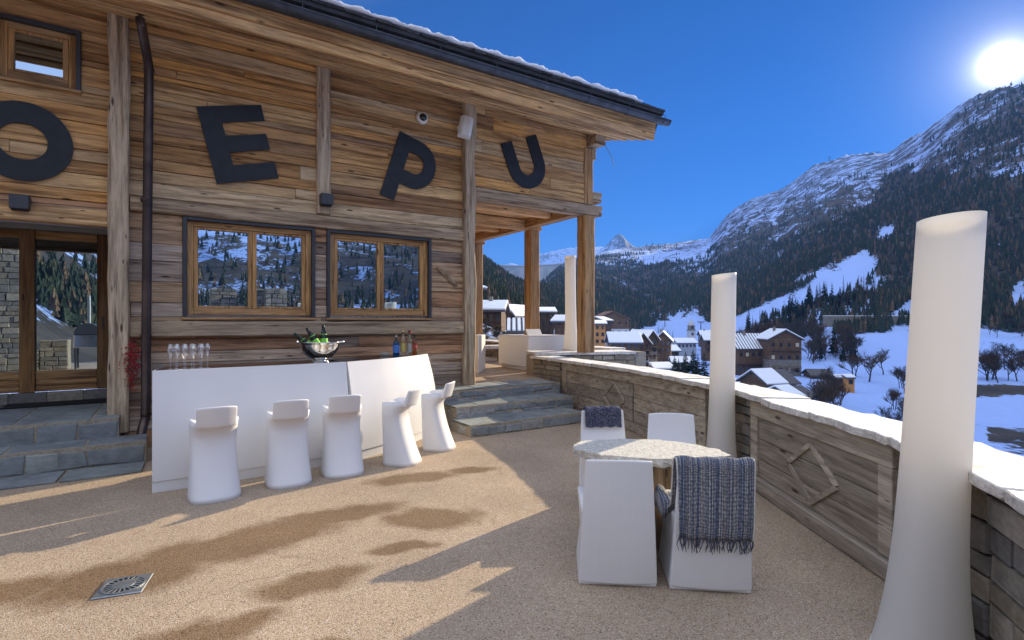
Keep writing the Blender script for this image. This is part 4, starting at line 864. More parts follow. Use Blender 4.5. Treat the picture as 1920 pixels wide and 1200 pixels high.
# ------------------------------------------------------------------ drain
dr = empty('floor_drain',(-2.345,3.215,.004),math.atan2(.31,.26)-.52,'square metal floor drain with a round slotted grate in the terrace floor','drain')
b = MB(); h = .125; b.loft([[Vector((x*h,y*h,0)) for x,y in ((-1,-1),(1,-1),(1,1),(-1,1))],[Vector((x*(h-.004),y*(h-.004),.005)) for x,y in ((-1,-1),(1,-1),(1,1),(-1,1))]],True,.5); b.build('plate', M['grate'], dr)
b = MB(); b.lathe([(.0,.0055),(.108,.0055)],36,r=.5); b.build('well', M['hole'], dr)
b = MB(); b.lathe([(.113,.0058),(.113,.010),(.101,.010),(.101,.0058)],36,r=.5); b.lathe([(.058,.0058),(.058,.012),(.0,.013)],36,r=.5)
for k in range(20):
    a = 2*math.pi*k/20; Mx = Matrix.Rotation(a,4,'Z'); b.box((.055,-.005,.0058),(.104,.005,.0095),.5,M=Mx)
b.build('grate', M['grate'], dr, bevel=.0008)

# ------------------------------------------------------------------ porch furniture
pc = empty('porch_counter',(.36,11.72,.5),0,'white angular counter on the porch between the posts','counter'); b = MB()
A,B,C,D = Vector((.36,11.72)),Vector((1.25,12.55)),Vector((.55,13.5)),Vector((-.33,12.9)); b.loft([[Vector((p.x,p.y,z)) for p in q] for q,z in (([A+(B-A)*.02+(D-A)*.06,B,C,D+(C-D)*.1],.50),([A,B,C,D],.60),([A,B,C,D],1.27))],True,.5); b.build('body', M['white'], pc, world=True, bevel=.012)
b = MB(); b.loft([[Vector((p.x,p.y,z)) for p in (A+(B-A)*.02,A+(B-A)*.98,C,D+(C-D)*.02)] for z in (1.272,1.285)],True,.5); b.build('counter_top', M['cream'], pc, world=True)
tr = MB(); tr.prism([(-.02,0),(.02,0),(.09,.14),(.07,.145)],'x',-.22,.22); to = tr.build('menu_board', M['cream'], bevel=.004); to.matrix_basis = Matrix.Translation((.52,12.05,1.286)) @ Matrix.Rotation(R(40),4,'Z'); tag(to,'tilted off-white panel standing on the porch counter','panel')
b = MB(); b.loft([[Vector((x,y,z)) for x,y in ((-.85,11.3),(-.70,11.15),(-.62,12.4),(-.8,12.5))] for z in (.5,1.30)],True,.5); o = b.build('white_screen', M['cream'], bevel=.01); tag(o,'narrow white screen beside the rough post at the porch entrance','screen')
bn = empty('stone_bench',(-.62,14.6,.5),FA,'grey stone bench against the far porch wall','bench'); b = MB(); b.box((-.7,-.22,.36),(.7,.22,.45),None,.006); b.build('seat', M['coping'], bn, bevel=.01)
for sx in (-.5,.45): b = MB(); b.box((sx-.1,-.18,0),(sx+.1,.18,.36),None,.006); b.build('leg', M['slab'], bn, bevel=.01)
#@@LANDSCAPE@@
# ------------------------------------------------------------------ landscape
def hsh(ix, iy, sd):
    n = (ix.astype(np.int64)*374761393+iy.astype(np.int64)*668265263+sd*974634777) & 0xffffffff
    n = ((n ^ (n >> 13))*1274126177) & 0xffffffff
    return ((n ^ (n >> 16)) & 0xffff)/65535.0
def vnoise(x, y, sd=0):
    ix, iy = np.floor(x), np.floor(y); fx, fy = x-ix, y-iy; fx = fx*fx*(3-2*fx); fy = fy*fy*(3-2*fy)
    a, b, c, d = hsh(ix,iy,sd), hsh(ix+1,iy,sd), hsh(ix,iy+1,sd), hsh(ix+1,iy+1,sd)
    return (a+(b-a)*fx)*(1-fy)+(c+(d-c)*fx)*fy
def fbm(x, y, oct_=5, sd=0):
    s = 0; a = .5
    for o in range(oct_): s = s+a*vnoise(x*2**o, y*2**o, sd+o*17); a *= .5
    return s/(1-.5**oct_)
SKY_ = [(860,468),(889,478),(905,487),(925,500),(945,515),(960,525),(985,538),(1000,545),(1013,540),(1030,522),(1050,500),(1080,488),(1110,478),(1140,470),(1170,467),(1200,465),(1240,462),(1260,460),(1290,455),(1330,447),(1345,425),(1365,400),(1400,375),(1440,362),(1460,355),(1500,330),(1530,312),(1560,300),(1600,292),(1670,286),(1690,272),(1720,256),(1750,237),(1780,215),(1800,202),(1840,182),(1870,172),(1920,155),(2000,140),(2150,150)]
RD_ = [(860,560),(1000,900),(1013,1300),(1050,1600),(1150,2000),(1340,2200),(1500,1900),(1650,1500),(1750,1250),(1920,1000),(2150,850)]
PX = lambda p: math.atan((p-CX)/FPX)
colz = {   # image column -> (depth, image row) of five ground points in front of the ridge
 866:[(40,636),(70,608),(110,594),(180,556),(350,512)], 930:[(40,662),(70,634),(110,614),(180,592),(400,545)], 1000:[(40,700),(80,660),(140,622),(220,608),(450,575)],
 1040:[(40,730),(90,678),(160,640),(300,616),(700,566)],1100:[(45,770),(100,702),(180,660),(350,628),(900,545)],1200:[(50,800),(120,735),(220,692),(450,645),(720,600)],
 1290:[(55,830),(130,745),(240,697),(450,655),(700,588)],1400:[(60,875),(140,745),(220,697),(400,642),(620,585)],1550:[(70,885),(140,757),(220,694),(350,627),(560,545)],
 1700:[(75,885),(140,762),(220,694),(340,628),(480,565)],1920:[(75,885),(130,800),(200,705),(300,642),(420,550)],2150:[(75,885),(130,800),(200,705),(300,640),(400,560)]}
phis = []; prof = []
skx, sky_ = zip(*SKY_); rdx, rdy = zip(*RD_)
cps = sorted(colz)
for p in sorted(set(list(np.linspace(866,2150,120)))):
    ph = PX(p); c = math.cos(ph); q = []
    for k in range(5):
        d = np.interp(p,cps,[colz[a][k][0] for a in cps]); y = np.interp(p,cps,[colz[a][k][1] for a in cps]); q.append((d/c, EYE+(HY-y)/FPX*d))
    d = float(np.interp(p,rdx,rdy)); y = float(np.interp(p,skx,sky_)); rz_ = EYE+(HY-y)/FPX*d
    q += [(d/c, rz_),(d/c*1.35, rz_*.8-20),(9000,-250)]
    phis.append(ph); prof.append([(2,-1.2),(12,-3.5 if p > 1000 else -1.2)]+q)
for deg, q in ((60,[(60,-18),(120,-20),(220,-14),(380,15),(600,110),(1300,330)]),(90,[(60,-18),(120,-20),(220,-14),(340,25),(520,120),(1100,270)]),(112,[(60,-18),(120,-20),(230,-14),(380,15),(600,95),(1300,320)]),(150,[(30,-5),(60,-10),(160,-8),(330,12),(560,80),(1200,300)]),(165,[(20,-2.5),(40,-1),(80,10),(160,38),(260,80),(700,230)]),
               (180,[(20,-1.5),(30,2),(60,14),(110,36),(190,72),(500,180)]),(230,[(20,-1),(35,3),(60,12),(110,28),(200,60),(500,150)]),(300,[(25,-1),(40,4),(60,12),(110,25),(200,50),(500,120)]),(340,[(30,-1),(45,1),(70,5),(120,12),(250,40),(520,75)])):
    phis.append(R(deg)); prof.append([(2,-1.2),(12,-1.6)]+q+[(q[-1][0]*1.35,q[-1][1]*.8),(9000,-250)])
phis = np.array(phis); prof = np.array(prof)
od = np.argsort(phis); phis = phis[od]; prof = prof[od]
phis = np.concatenate([[phis[-1]-2*math.pi],phis,[phis[0]+2*math.pi]]); prof = np.concatenate([prof[-1:],prof,prof[:1]])
NK = prof.shape[1]
def ground(phi, r):
    phi = np.mod(phi+math.pi*.5, 2*math.pi)-math.pi*.5
    rk = [np.interp(phi,phis,prof[:,k,0]) for k in range(NK)]; zk = [np.interp(phi,phis,prof[:,k,1]) for k in range(NK)]
    z = np.full_like(phi,zk[0]) if np.isscalar(zk[0]) else zk[0].copy(); seg = np.zeros_like(phi)
    for k in range(NK-1):
        t = np.clip((r-rk[k])/(rk[k+1]-rk[k]),0,1); m = r >= rk[k]; z = np.where(m, zk[k]+(zk[k+1]-zk[k])*t, z); seg = np.where(m, k+t, seg)
    x, y = r*np.sin(phi), r*np.cos(phi)
    rel = np.clip((seg-4.2)/1.5,0,1)*np.clip((7.0-seg)/1.2,.22,1)*np.where(seg > 7.3,0,1)
    amp = rel*np.clip(r*.055,0,75)
    n = 1-np.abs(2*fbm(x/210+3.1,y/210+1.7,6,5)-1); z = z+amp*(n-.62)*1.5+amp*.42*(fbm(x/46,y/46,5,9)-.5)
    z = z+np.clip((r-25)/60,0,1)*1.2*(fbm(x/22,y/22,4,3)-.5)
    z = z+np.where((phi < PX(1010))&(r > 25)&(r < 130)&(phi > -1.4), 2.2*(fbm(x/9,y/9,4,21)-.5), 0)
    return z, seg
def gz(x, y):
    z, _ = ground(np.array([math.atan2(x,y)]), np.array([math.hypot(x,y)])); return float(z[0])
PHI = np.concatenate([np.linspace(PX(866),PX(1990),560), np.linspace(PX(1990),2*math.pi+PX(866),181)[1:-1]])
RR = np.concatenate([[2],np.geomspace(9,60,26),np.geomspace(62,2900,250),np.geomspace(3000,9000,6)])
pg, rg_ = np.meshgrid(PHI,RR,indexing='ij'); zg, sg = ground(pg.ravel(),rg_.ravel())
xg, yg = rg_.ravel()*np.sin(pg.ravel()), rg_.ravel()*np.cos(pg.ravel())
def inpoly(px, py, poly):
    ins = np.zeros(px.shape,bool); n = len(poly)
    for i in range(n):
        x1,y1 = poly[i]; x2,y2 = poly[(i+1)%n]
        c = ((y1 > py) != (y2 > py)) & (px < (x2-x1)*(py-y1)/((y2-y1)+1e-9)+x1); ins ^= c
    return ins
def masks(x, y, z, seg):
    """snow-cover 0..1 and tree density 0..1 of the ground"""
    r = np.hypot(x,y); ph = np.arctan2(x,y); front = (ph > PX(860)) & (ph < R(50)) & (y > 1)
    px = np.where(front, CX+FPX*x/np.maximum(y,1), 0); py = np.where(front, HY-FPX*(z-EYE)/np.maximum(y,1), 0)
    wv = np.clip((seg-4.6)/.8,.15,1); px = px+wv*70*(fbm(x/90,y/90,5,31)-.5); py = py+wv*60*(fbm(x/90+9,y/90,5,37)-.5)
    big = fbm(x/260+7,y/260+2,4,41); h = np.clip((seg-5.2)/1.7,0,1)
    snow = np.where(seg < 5.0, .86, .20+.24*np.clip((h-.15)/.6,0,1)+.8*(big-.5)); tree = np.where(seg < 5.0, 0, np.clip(1.15-1.15*h-1.6*(big-.5),0,1))
    # white rocky top of the long ridge, left of the sun
    top = front & (px > 1330) & (px < 1760) & (h > .55); snow = np.where(top, np.clip(snow,.28,.46), snow); tree = np.where(top, tree*.15, tree)
    dark = front & (px > 1640) & (py > 330) & (py < 608) & (seg > 4.6); snow = np.where(dark, np.minimum(snow,.16), snow); tree = np.where(dark, np.maximum(tree,.9), tree)
    low = front & (px > 1030) & (px < 1400) & (py > 500) & (py < 612) & (seg > 4.7); snow = np.where(low, np.minimum(snow,.22), snow); tree = np.where(low, np.maximum(tree,.85), tree)
    fb = front & (px > 1330) & (px < 1665) & (py > np.interp(px,[1330,1450,1660],[470,440,385])) & (seg > 4.7); snow = np.where(fb, np.minimum(snow,.25), snow); tree = np.where(fb, np.maximum(tree,.85), tree)
    cl = front & (px > 1150) & (px < 1345) & (py > 470) & (py < 520); snow = np.where(cl, snow+.12, snow)
    lefth = (ph < PX(1020)) & (ph > -1.2) & (seg > 4.3); snow = np.where(lefth,.22,snow); tree = np.where(lefth,1.0,tree)
    nearl = (ph < PX(1010)) & (ph > -.5) & (seg < 4.4) & (r > 20); snow = np.where(nearl,.38,snow)
    for P in ([(1186,640),(1190,612),(1230,600),(1275,586),(1310,584),(1345,592),(1345,660),(1186,660)],[(1336,645),(1340,598),(1380,580),(1440,555),(1500,532),(1565,506),(1622,484),(1646,494),(1628,520),(1565,552),(1505,590),(1455,616),(1400,645)],
              [(1560,548),(1640,522),(1680,520),(1600,552)],[(1640,430),(1680,416),(1684,444),(1660,456),(1640,444)],[(1905,545),(1925,530),(1940,575),(1910,590)],[(1655,600),(1715,566),(1716,604)],[(1500,640),(1545,624),(1720,624),(1720,690),(1500,690)],[(1390,660),(1400,600),(1500,590),(1560,560),(1560,626),(1500,640)]):
        m = front & inpoly(px,py,P); snow = np.where(m,.97,snow); tree = np.where(m,0,tree)
    grove = front & inpoly(px,py,[(1405,632),(1440,592),(1520,560),(1580,545),(1640,530),(1640,612),(1545,612),(1500,632)]); snow = np.where(grove,.6,snow); tree = np.where(grove,.28,tree)
    river = front & (px > 1820) & (py > 722) & (py < 742); snow = np.where(river,.05,snow)
    brown = front & (px > 1850) & (py > 800) & (py < 860); snow = np.where(brown,.42,snow)
    back = (~front) & (ph > R(50)) & (seg > 4.5); back = (~front) & (ph > R(50)) & (ph < R(162)) & (seg > 2.7); snow = np.where(back,np.where(seg > 4,np.clip(.66+1.3*(big-.5),.1,.95),.2),snow); tree = np.where(back,.4,tree)
    bsl = (ph > R(160)) | (ph < R(-20)); snow = np.where(bsl & (seg > 3),.10,snow); tree = np.where(bsl & (seg > 3),.7,tree)
    return np.clip(snow,0,1), np.clip(tree,0,1)
snow_m, tree_m = masks(xg,yg,zg,sg)
sm2 = snow_m.reshape(len(PHI),len(RR))
for _ in range(4):
    sm2 = (np.roll(sm2,1,0)+np.roll(sm2,-1,0)+2*sm2)/4
    sm2[:,1:-1] = (sm2[:,:-2]+sm2[:,2:]+2*sm2[:,1:-1])/4
snow_m = sm2.ravel()
def mk_ground():
    t = NT('snowy_slopes'); g = t.n('ShaderNodeNewGeometry'); P = g.outputs['Position']
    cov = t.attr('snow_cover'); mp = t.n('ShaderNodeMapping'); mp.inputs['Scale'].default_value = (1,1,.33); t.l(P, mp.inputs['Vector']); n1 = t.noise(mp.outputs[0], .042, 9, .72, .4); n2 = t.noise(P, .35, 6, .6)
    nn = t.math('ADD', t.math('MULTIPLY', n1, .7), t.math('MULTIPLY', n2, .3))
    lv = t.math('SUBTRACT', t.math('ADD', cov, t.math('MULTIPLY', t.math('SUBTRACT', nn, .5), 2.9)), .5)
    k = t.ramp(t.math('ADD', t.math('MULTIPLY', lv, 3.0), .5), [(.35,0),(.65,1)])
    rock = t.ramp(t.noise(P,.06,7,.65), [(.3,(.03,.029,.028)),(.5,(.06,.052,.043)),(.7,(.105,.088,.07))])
    t.color(t.mix(k, rock, (.38,.53,.90))); t.rough(.8); t.spec(.2)  # blue of the valley shade is put into the ground snow colour
    t.bump(t.math('ADD', n2, t.math('MULTIPLY', t.noise(P,1.4,4), .35)), .6, 1.0); return t.m
nP, nR = len(PHI), len(RR)
ii = np.arange(nP*nR).reshape(nP,nR); i2 = np.roll(ii,-1,axis=0)
fc = np.stack([ii[:,:-1],ii[:,1:],i2[:,1:],i2[:,:-1]],-1).reshape(-1,4)
def np_mesh(name, V, F, mat, attrs={}, smooth=True, rnd=None):
    me = bpy.data.meshes.new(name); V = np.asarray(V,dtype=np.float32); F = np.asarray(F,dtype=np.int32); k = F.shape[1]
    me.vertices.add(len(V)); me.vertices.foreach_set('co',V.ravel()); me.loops.add(F.size); me.loops.foreach_set('vertex_index',F.ravel())
    me.polygons.add(len(F)); me.polygons.foreach_set('loop_start',np.arange(0,F.size,k,dtype=np.int32)); me.polygons.foreach_set('use_smooth',np.full(len(F),smooth))
    for a, v in attrs.items(): q = me.attributes.new(a,'FLOAT','POINT'); q.data.foreach_set('value',np.asarray(v,dtype=np.float32))
    if rnd is not None: q = me.attributes.new('rnd','FLOAT','FACE'); q.data.foreach_set('value',np.asarray(rnd,dtype=np.float32))
    me.update(calc_edges=True); me.materials.append(mat); o = bpy.data.objects.new(name,me); COL.objects.link(o); return o
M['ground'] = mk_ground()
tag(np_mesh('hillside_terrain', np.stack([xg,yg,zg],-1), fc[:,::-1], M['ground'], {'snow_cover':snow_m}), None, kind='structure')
# distant mountains beyond the dam
def far_mountain(name, line, d, thick, seed, base=-150, snow=.62):
    xs = np.linspace((line[0][0]-CX)/FPX*d,(line[-1][0]-CX)/FPX*d,150); hz = np.interp(xs,[(p-CX)/FPX*d for p,_ in line],[EYE+(HY-y)/FPX*d for _,y in line])
    ts = np.linspace(-1,1,61); X,T_ = np.meshgrid(xs,ts,indexing='ij'); H = np.repeat(hz[:,None],61,1); k = 1-np.abs(T_)**1.15
    Y = d+T_*thick; Z = base+(H-base)*k; am = (1-k)*k*4; Z = Z+am*(1-np.abs(2*fbm(X/(thick*.28),Y/(thick*.28),6,seed)-1)-.6)*thick*.22+(fbm(X/(thick*.05),Y/(thick*.05),3,seed+3)-.5)*thick*.02
    n = len(xs); q = np.arange(n*61).reshape(n,61); f = np.stack([q[:-1,:-1],q[1:,:-1],q[1:,1:],q[:-1,1:]],-1).reshape(-1,4)
    cov = np.clip(snow+.8*(fbm(X/(thick*.2),Y/(thick*.2),4,seed+5)-.5),0,1)
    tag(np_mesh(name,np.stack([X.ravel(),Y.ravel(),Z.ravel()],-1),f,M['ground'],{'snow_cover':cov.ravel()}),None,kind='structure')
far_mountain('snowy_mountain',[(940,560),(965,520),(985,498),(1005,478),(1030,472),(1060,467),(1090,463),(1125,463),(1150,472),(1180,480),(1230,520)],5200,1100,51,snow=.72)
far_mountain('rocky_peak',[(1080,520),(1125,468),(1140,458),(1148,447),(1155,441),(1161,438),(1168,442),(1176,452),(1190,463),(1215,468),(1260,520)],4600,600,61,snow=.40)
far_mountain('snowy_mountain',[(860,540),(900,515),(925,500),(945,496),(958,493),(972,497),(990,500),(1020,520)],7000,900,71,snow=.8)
# dam wall closing the valley
DX = lambda p, d: (p-CX)/FPX*d
dam = empty('concrete_dam',(DX(965,2300),2300,120),0,'long pale curved concrete dam closing the valley beyond the forested hill','dam'); b = MB(); rgs = []; crest = []
for i in range(31):
    t = i/30; x = DX(895+t*160,2300); y = 2300+90*math.sin(math.pi*t); zt = EYE+(HY-495.5)/FPX*2300
    rgs.append([Vector((x,y,60)),Vector((x,y,zt)),Vector((x,y+12,zt)),Vector((x,y+40,60))]); crest.append([Vector((x,y-3,zt+.5)),Vector((x,y-3,zt+5)),Vector((x,y+14,zt+5)),Vector((x,y+14,zt+.5))])
b.loft(rgs,True,.5); b.build('dam_wall', plain('dam_concrete',(.42,.42,.40),.9,sc=.03,var=.25), dam, world=True); b = MB(); b.loft(crest,True,.5); b.build('crest', plain('dam_crest',(.55,.55,.53),.9), dam, world=True)

# ---- trees
def cone_tree(mb, h, w, tiers, pts, droop=.25, r0=None, jag=.35, bare=0):
    for k in range(tiers):
        t = k/tiers; z1 = h*(.16+.84*t); rad = w*(1-t)**.85*random.uniform(.85,1.15); tip = z1+h*.84/tiers*1.75; ring_ = []
        a0 = random.random()*6
        for i in range(pts*2):
            a = a0+math.pi*i/pts; q = rad*(random.uniform(.85,1.15) if i%2 == 0 else random.uniform(.35,.6)); ring_.append(Vector((q*math.cos(a),q*math.sin(a),z1-(droop*rad if i%2 == 0 else 0)+random.uniform(-.02,.02)*h)))
        n = len(ring_); mb.add(ring_+[Vector((0,0,min(tip,h)))],[(i,(i+1)%n,n) for i in range(n)])
def mk_leaf(name, stops):
    t = NT(name); c = t.ramp(t.attr('rnd'), stops); c = t.mix(1,c,t.ramp(t.noise(t.co(),1.3,4),[(.3,.6),(.7,1.35)]),'MULTIPLY'); t.color(c); t.rough(.9); t.spec(.1); return t.m
M['forest'] = mk_leaf('forest_foliage',[(0,(.03,.045,.033)),(.4,(.045,.062,.04)),(.6,(.06,.066,.04)),(.66,(.13,.092,.055)),(1,(.19,.13,.08))])
M['conifer'] = mk_leaf('conifer_needles',[(0,(.014,.028,.018)),(1,(.035,.055,.03))]); M['larch'] = mk_leaf('bare_larch',[(0,(.07,.045,.03)),(1,(.13,.085,.05))]); M['bark'] = mk_leaf('grey_bark',[(0,(.05,.042,.035)),(1,(.09,.075,.06))])
def forest():
    protos = []
    for v in range(6):
        m = MB(); cone_tree(m, 1, (.22,.19,.25,.17,.15,.2)[v], 4, 4 if v < 4 else 3, .3)
        protos.append((np.array([tuple(p) for p in m.v]),np.array(m.f)))
    N_ = 150000; ph = rng.uniform(PX(866),R(47),N_); rr = np.exp(rng.uniform(math.log(95),math.log(2300),N_)); zz, sg_ = ground(ph,rr); x, y = rr*np.sin(ph), rr*np.cos(ph)
    _, tm = masks(x,y,zz,sg_); keep = (rng.random(N_) < tm*np.clip(rr/900,.25,1)**.5) & (sg_ < 7.05) & (sg_ > 4.2); ph2 = np.concatenate([rng.uniform(R(105),R(160),14000),rng.uniform(R(50),2*math.pi-R(10),9000)]); r2 = np.exp(rng.uniform(math.log(60),math.log(1250),23000)); z2, s2 = ground(ph2,r2); x2,y2 = r2*np.sin(ph2),r2*np.cos(ph2); _,t2 = masks(x2,y2,z2,s2); k2 = (rng.random(23000) < t2*.8) & (s2 > 2.5) & (r2 > 150) & (s2 < 7.05)
    X = np.concatenate([x[keep],x2[k2]]); Y = np.concatenate([y[keep],y2[k2]]); Z = np.concatenate([zz[keep],z2[k2]]); VV = []; FF = []; RN = []; o = 0
    for i in range(len(X)):
        d = math.hypot(X[i],Y[i]); v = rng.integers(6); P,F = protos[v]; h = rng.uniform(5,10.5)*(1 if d < 1200 else 1.2); a = rng.random()*6.28; c,s = math.cos(a),math.sin(a)
        q = np.stack([(P[:,0]*c-P[:,1]*s)*h,(P[:,0]*s+P[:,1]*c)*h,P[:,2]*h],-1)+[X[i],Y[i],Z[i]-.5]; VV.append(q); FF.append(F+o); RN.append(np.full(len(F),rng.random()*(1 if v > 2 else .55))); o += len(q)
    return np_mesh('forest', np.concatenate(VV), np.concatenate(FF), M['forest'], rnd=np.concatenate(RN), smooth=False)
tag(forest(),'dark conifer and larch forest covering the mountain slopes','forest',kind='stuff')
def conifer_proto(h, w, mat, tiers, pts, sparse=1):
    root = empty('conifer_tree',(0,0,0)); b = MB(); b.tube([(0,0,0),(0,0,h*.95)],[h*.016,h*.003],6); b.build('trunk',M['bark'],root)
    b = MB()
    for k in range(tiers):
        t = k/tiers; z = h*(.12+.86*t); rad = w*(1-t)**.8
        for i in range(pts):
            a = random.random()*6.28; L = rad*random.uniform(.6,1.1); d = Vector((math.cos(a),math.sin(a),0)); s_ = Vector((-d.y,d.x,0)); wd = L*random.uniform(.22,.36)*sparse; p = Vector((0,0,z+random.uniform(-.02,.02)*h)); e = p+d*L-Vector((0,0,L*.32)); m = p+d*L*.55-Vector((0,0,L*.06))
            b.add([p,m+s_*wd,e,m-s_*wd,m+Vector((0,0,-wd*1.1))],[(0,1,2),(0,2,3),(0,4,2)])
    b.build('crown',mat,root); return root
def bare_proto(h, spread, seed):
    rs = random.Random(seed); root = empty('bare_tree',(0,0,0)); tr = MB(); cr = MB()
    def br(p, d, L, rad, lev):
        n = 3 if lev < 3 else 2; pts = [p]; q = p
        for i in range(n): d = (d+Vector((rs.uniform(-.2,.2),rs.uniform(-.2,.2),rs.uniform(-.02,.14)))).normalized(); q = q+d*L/n; pts.append(q)
        (tr if lev < 2 else cr).tube(pts,[max(.0022,rad*(1-.5*i/n)) for i in range(n+1)],5 if lev < 2 else 3,False)
        if lev >= 4: return
        for k in range((5,5,5,5)[lev]):
            t = rs.uniform(.3,1); ix = min(n-1,int(t*n)); b0 = pts[ix].lerp(pts[ix+1],t*n-ix if t*n-ix <= 1 else 1); a = rs.random()*6.28; dd = (d*.75+Vector((math.cos(a),math.sin(a),rs.uniform(-.1,.5)))*spread).normalized(); br(b0,dd,L*rs.uniform(.5,.75),rad*.52,lev+1)
    for k in range(rs.choice((1,1,2))): br(Vector((rs.uniform(-.1,.1),rs.uniform(-.1,.1),0)),Vector((rs.uniform(-.25,.25),rs.uniform(-.25,.25),1)),.42,.020,0)
    zm = max(v[2] for v in cr.v); 
    for m in (tr,cr): m.v = [(x/zm,y/zm,z/zm) for x,y,z in m.v]
    tr.build('trunk',M['bark'],root); cr.build('crown',M['larch'] if seed%2 else M['bark'],root); return root
BT = [bare_proto(1,.75,s) for s in (3,4,5,8)]; CT = [conifer_proto(1,.2,M['conifer'],22,9),conifer_proto(1,.15,M['conifer'],20,8)]; LT = [conifer_proto(1,.17,M['larch'],18,5,.45),conifer_proto(1,.13,M['larch'],18,5,.4)]
def plant(protos, px, d, hpx, label, group, used=set(), cat='tree', sx=1):
    x = DX(px,d); z = gz(x,d); h = hpx/FPX*d; p = random.choice(protos); o = p if p.name not in used else copy_tree(p); used.add(p.name)
    o.matrix_basis = Matrix.Translation((x,d,z-.15)) @ Matrix.Rotation(random.random()*6.28,4,'Z') @ Matrix.Diagonal((h*sx,h*sx,h,1)); return tag(o,label,cat,group)
def plant_top(protos, px, ytop, d, *a, **k):
    x = DX(px,d); zt = EYE+(HY-ytop)/FPX*d; return plant(protos, px, d, max(.5,(zt-gz(x,d))/d*FPX), *a, **k)
G1 = 'bare trees in the snowy valley'
plant(BT,1652,205,52,'broad bare tree with a rounded crown in the middle of the snowfield',G1,sx=1.05); plant(BT,1636,185,62,'dark spreading bare tree standing before the rounded bare tree in the snowfield',G1,sx=1.1); plant(BT,1598,200,46,'low bushy bare tree left of the dark spreading tree',G1,sx=1.2)
def many(n, fn):
    for i in range(n): fn(i)
ru = random.uniform
many(24, lambda i: plant(BT,ru(1500,1615),ru(235,290),ru(30,50),'bare tree in the row behind the big dark chalet and across the snowfield',G1,sx=.95))
many(12, lambda i: plant(LT if i%2 else CT,ru(1520,1612),ru(240,290),ru(38,58),'slim upright tree rising from the bare row across the snowfield','slim trees in the valley row'))
many(12, lambda i: plant(BT,ru(1522,1592),ru(115,150),ru(48,72),'bare tree clump beside the small sheds and barns',G1,sx=.75))
many(14, lambda i: plant(BT,ru(1845,1935),ru(185,222),ru(40,60),'bare tree by the dark stream right of the nearest lamp',G1,sx=.9))
many(6, lambda i: plant(BT,ru(1850,1925),ru(290,330),ru(20,30),'small bare tree on the far snow bank right of the nearest lamp',G1))
many(8, lambda i: plant(BT,ru(1660,1700),ru(100,190),ru(34,56),'bare streamside tree just left of the nearest lamp',G1,sx=.8))
many(70, lambda i: plant(LT if random.random() < .6 else CT,1400+250*(i%35)/35+ru(-5,5),ru(350,450),ru(26,54),'tree of the open larch grove on the slope beneath the ski run','larch grove trees'))
many(26, lambda i: plant(BT,ru(1385,1540),ru(300,370),ru(26,46),'bare tree on the slope behind the big dark chalet',G1))
for px,yt,d in ((1218,634,215),(1228,640,205),(1208,646,210),(1285,655,150),(1300,650,150),(1308,660,140),(1272,668,160),(1320,655,155),(1256,648,230),(1265,664,170)): plant_top(CT,px,yt,d,'dark conifer standing in front of the church and the village','conifers before the church',sx=1.5)
many(8, lambda i: plant(LT,ru(1225,1262),ru(480,600),ru(14,24),'small bare larch on the snow slope behind the village','small larches on the snow slope'))
many(30, lambda i: plant(BT,ru(885,965),ru(55,95),ru(10,24),'scrubby leafless bush on the rocky bank below the left houses','scrub on the rocky bank',cat='bush',sx=1.4))
many(10, lambda i: plant(BT if i%2 else LT,ru(1010,1060),ru(110,200),ru(14,30),'bare tree among the houses seen between the porch posts','bare trees between the porch posts'))
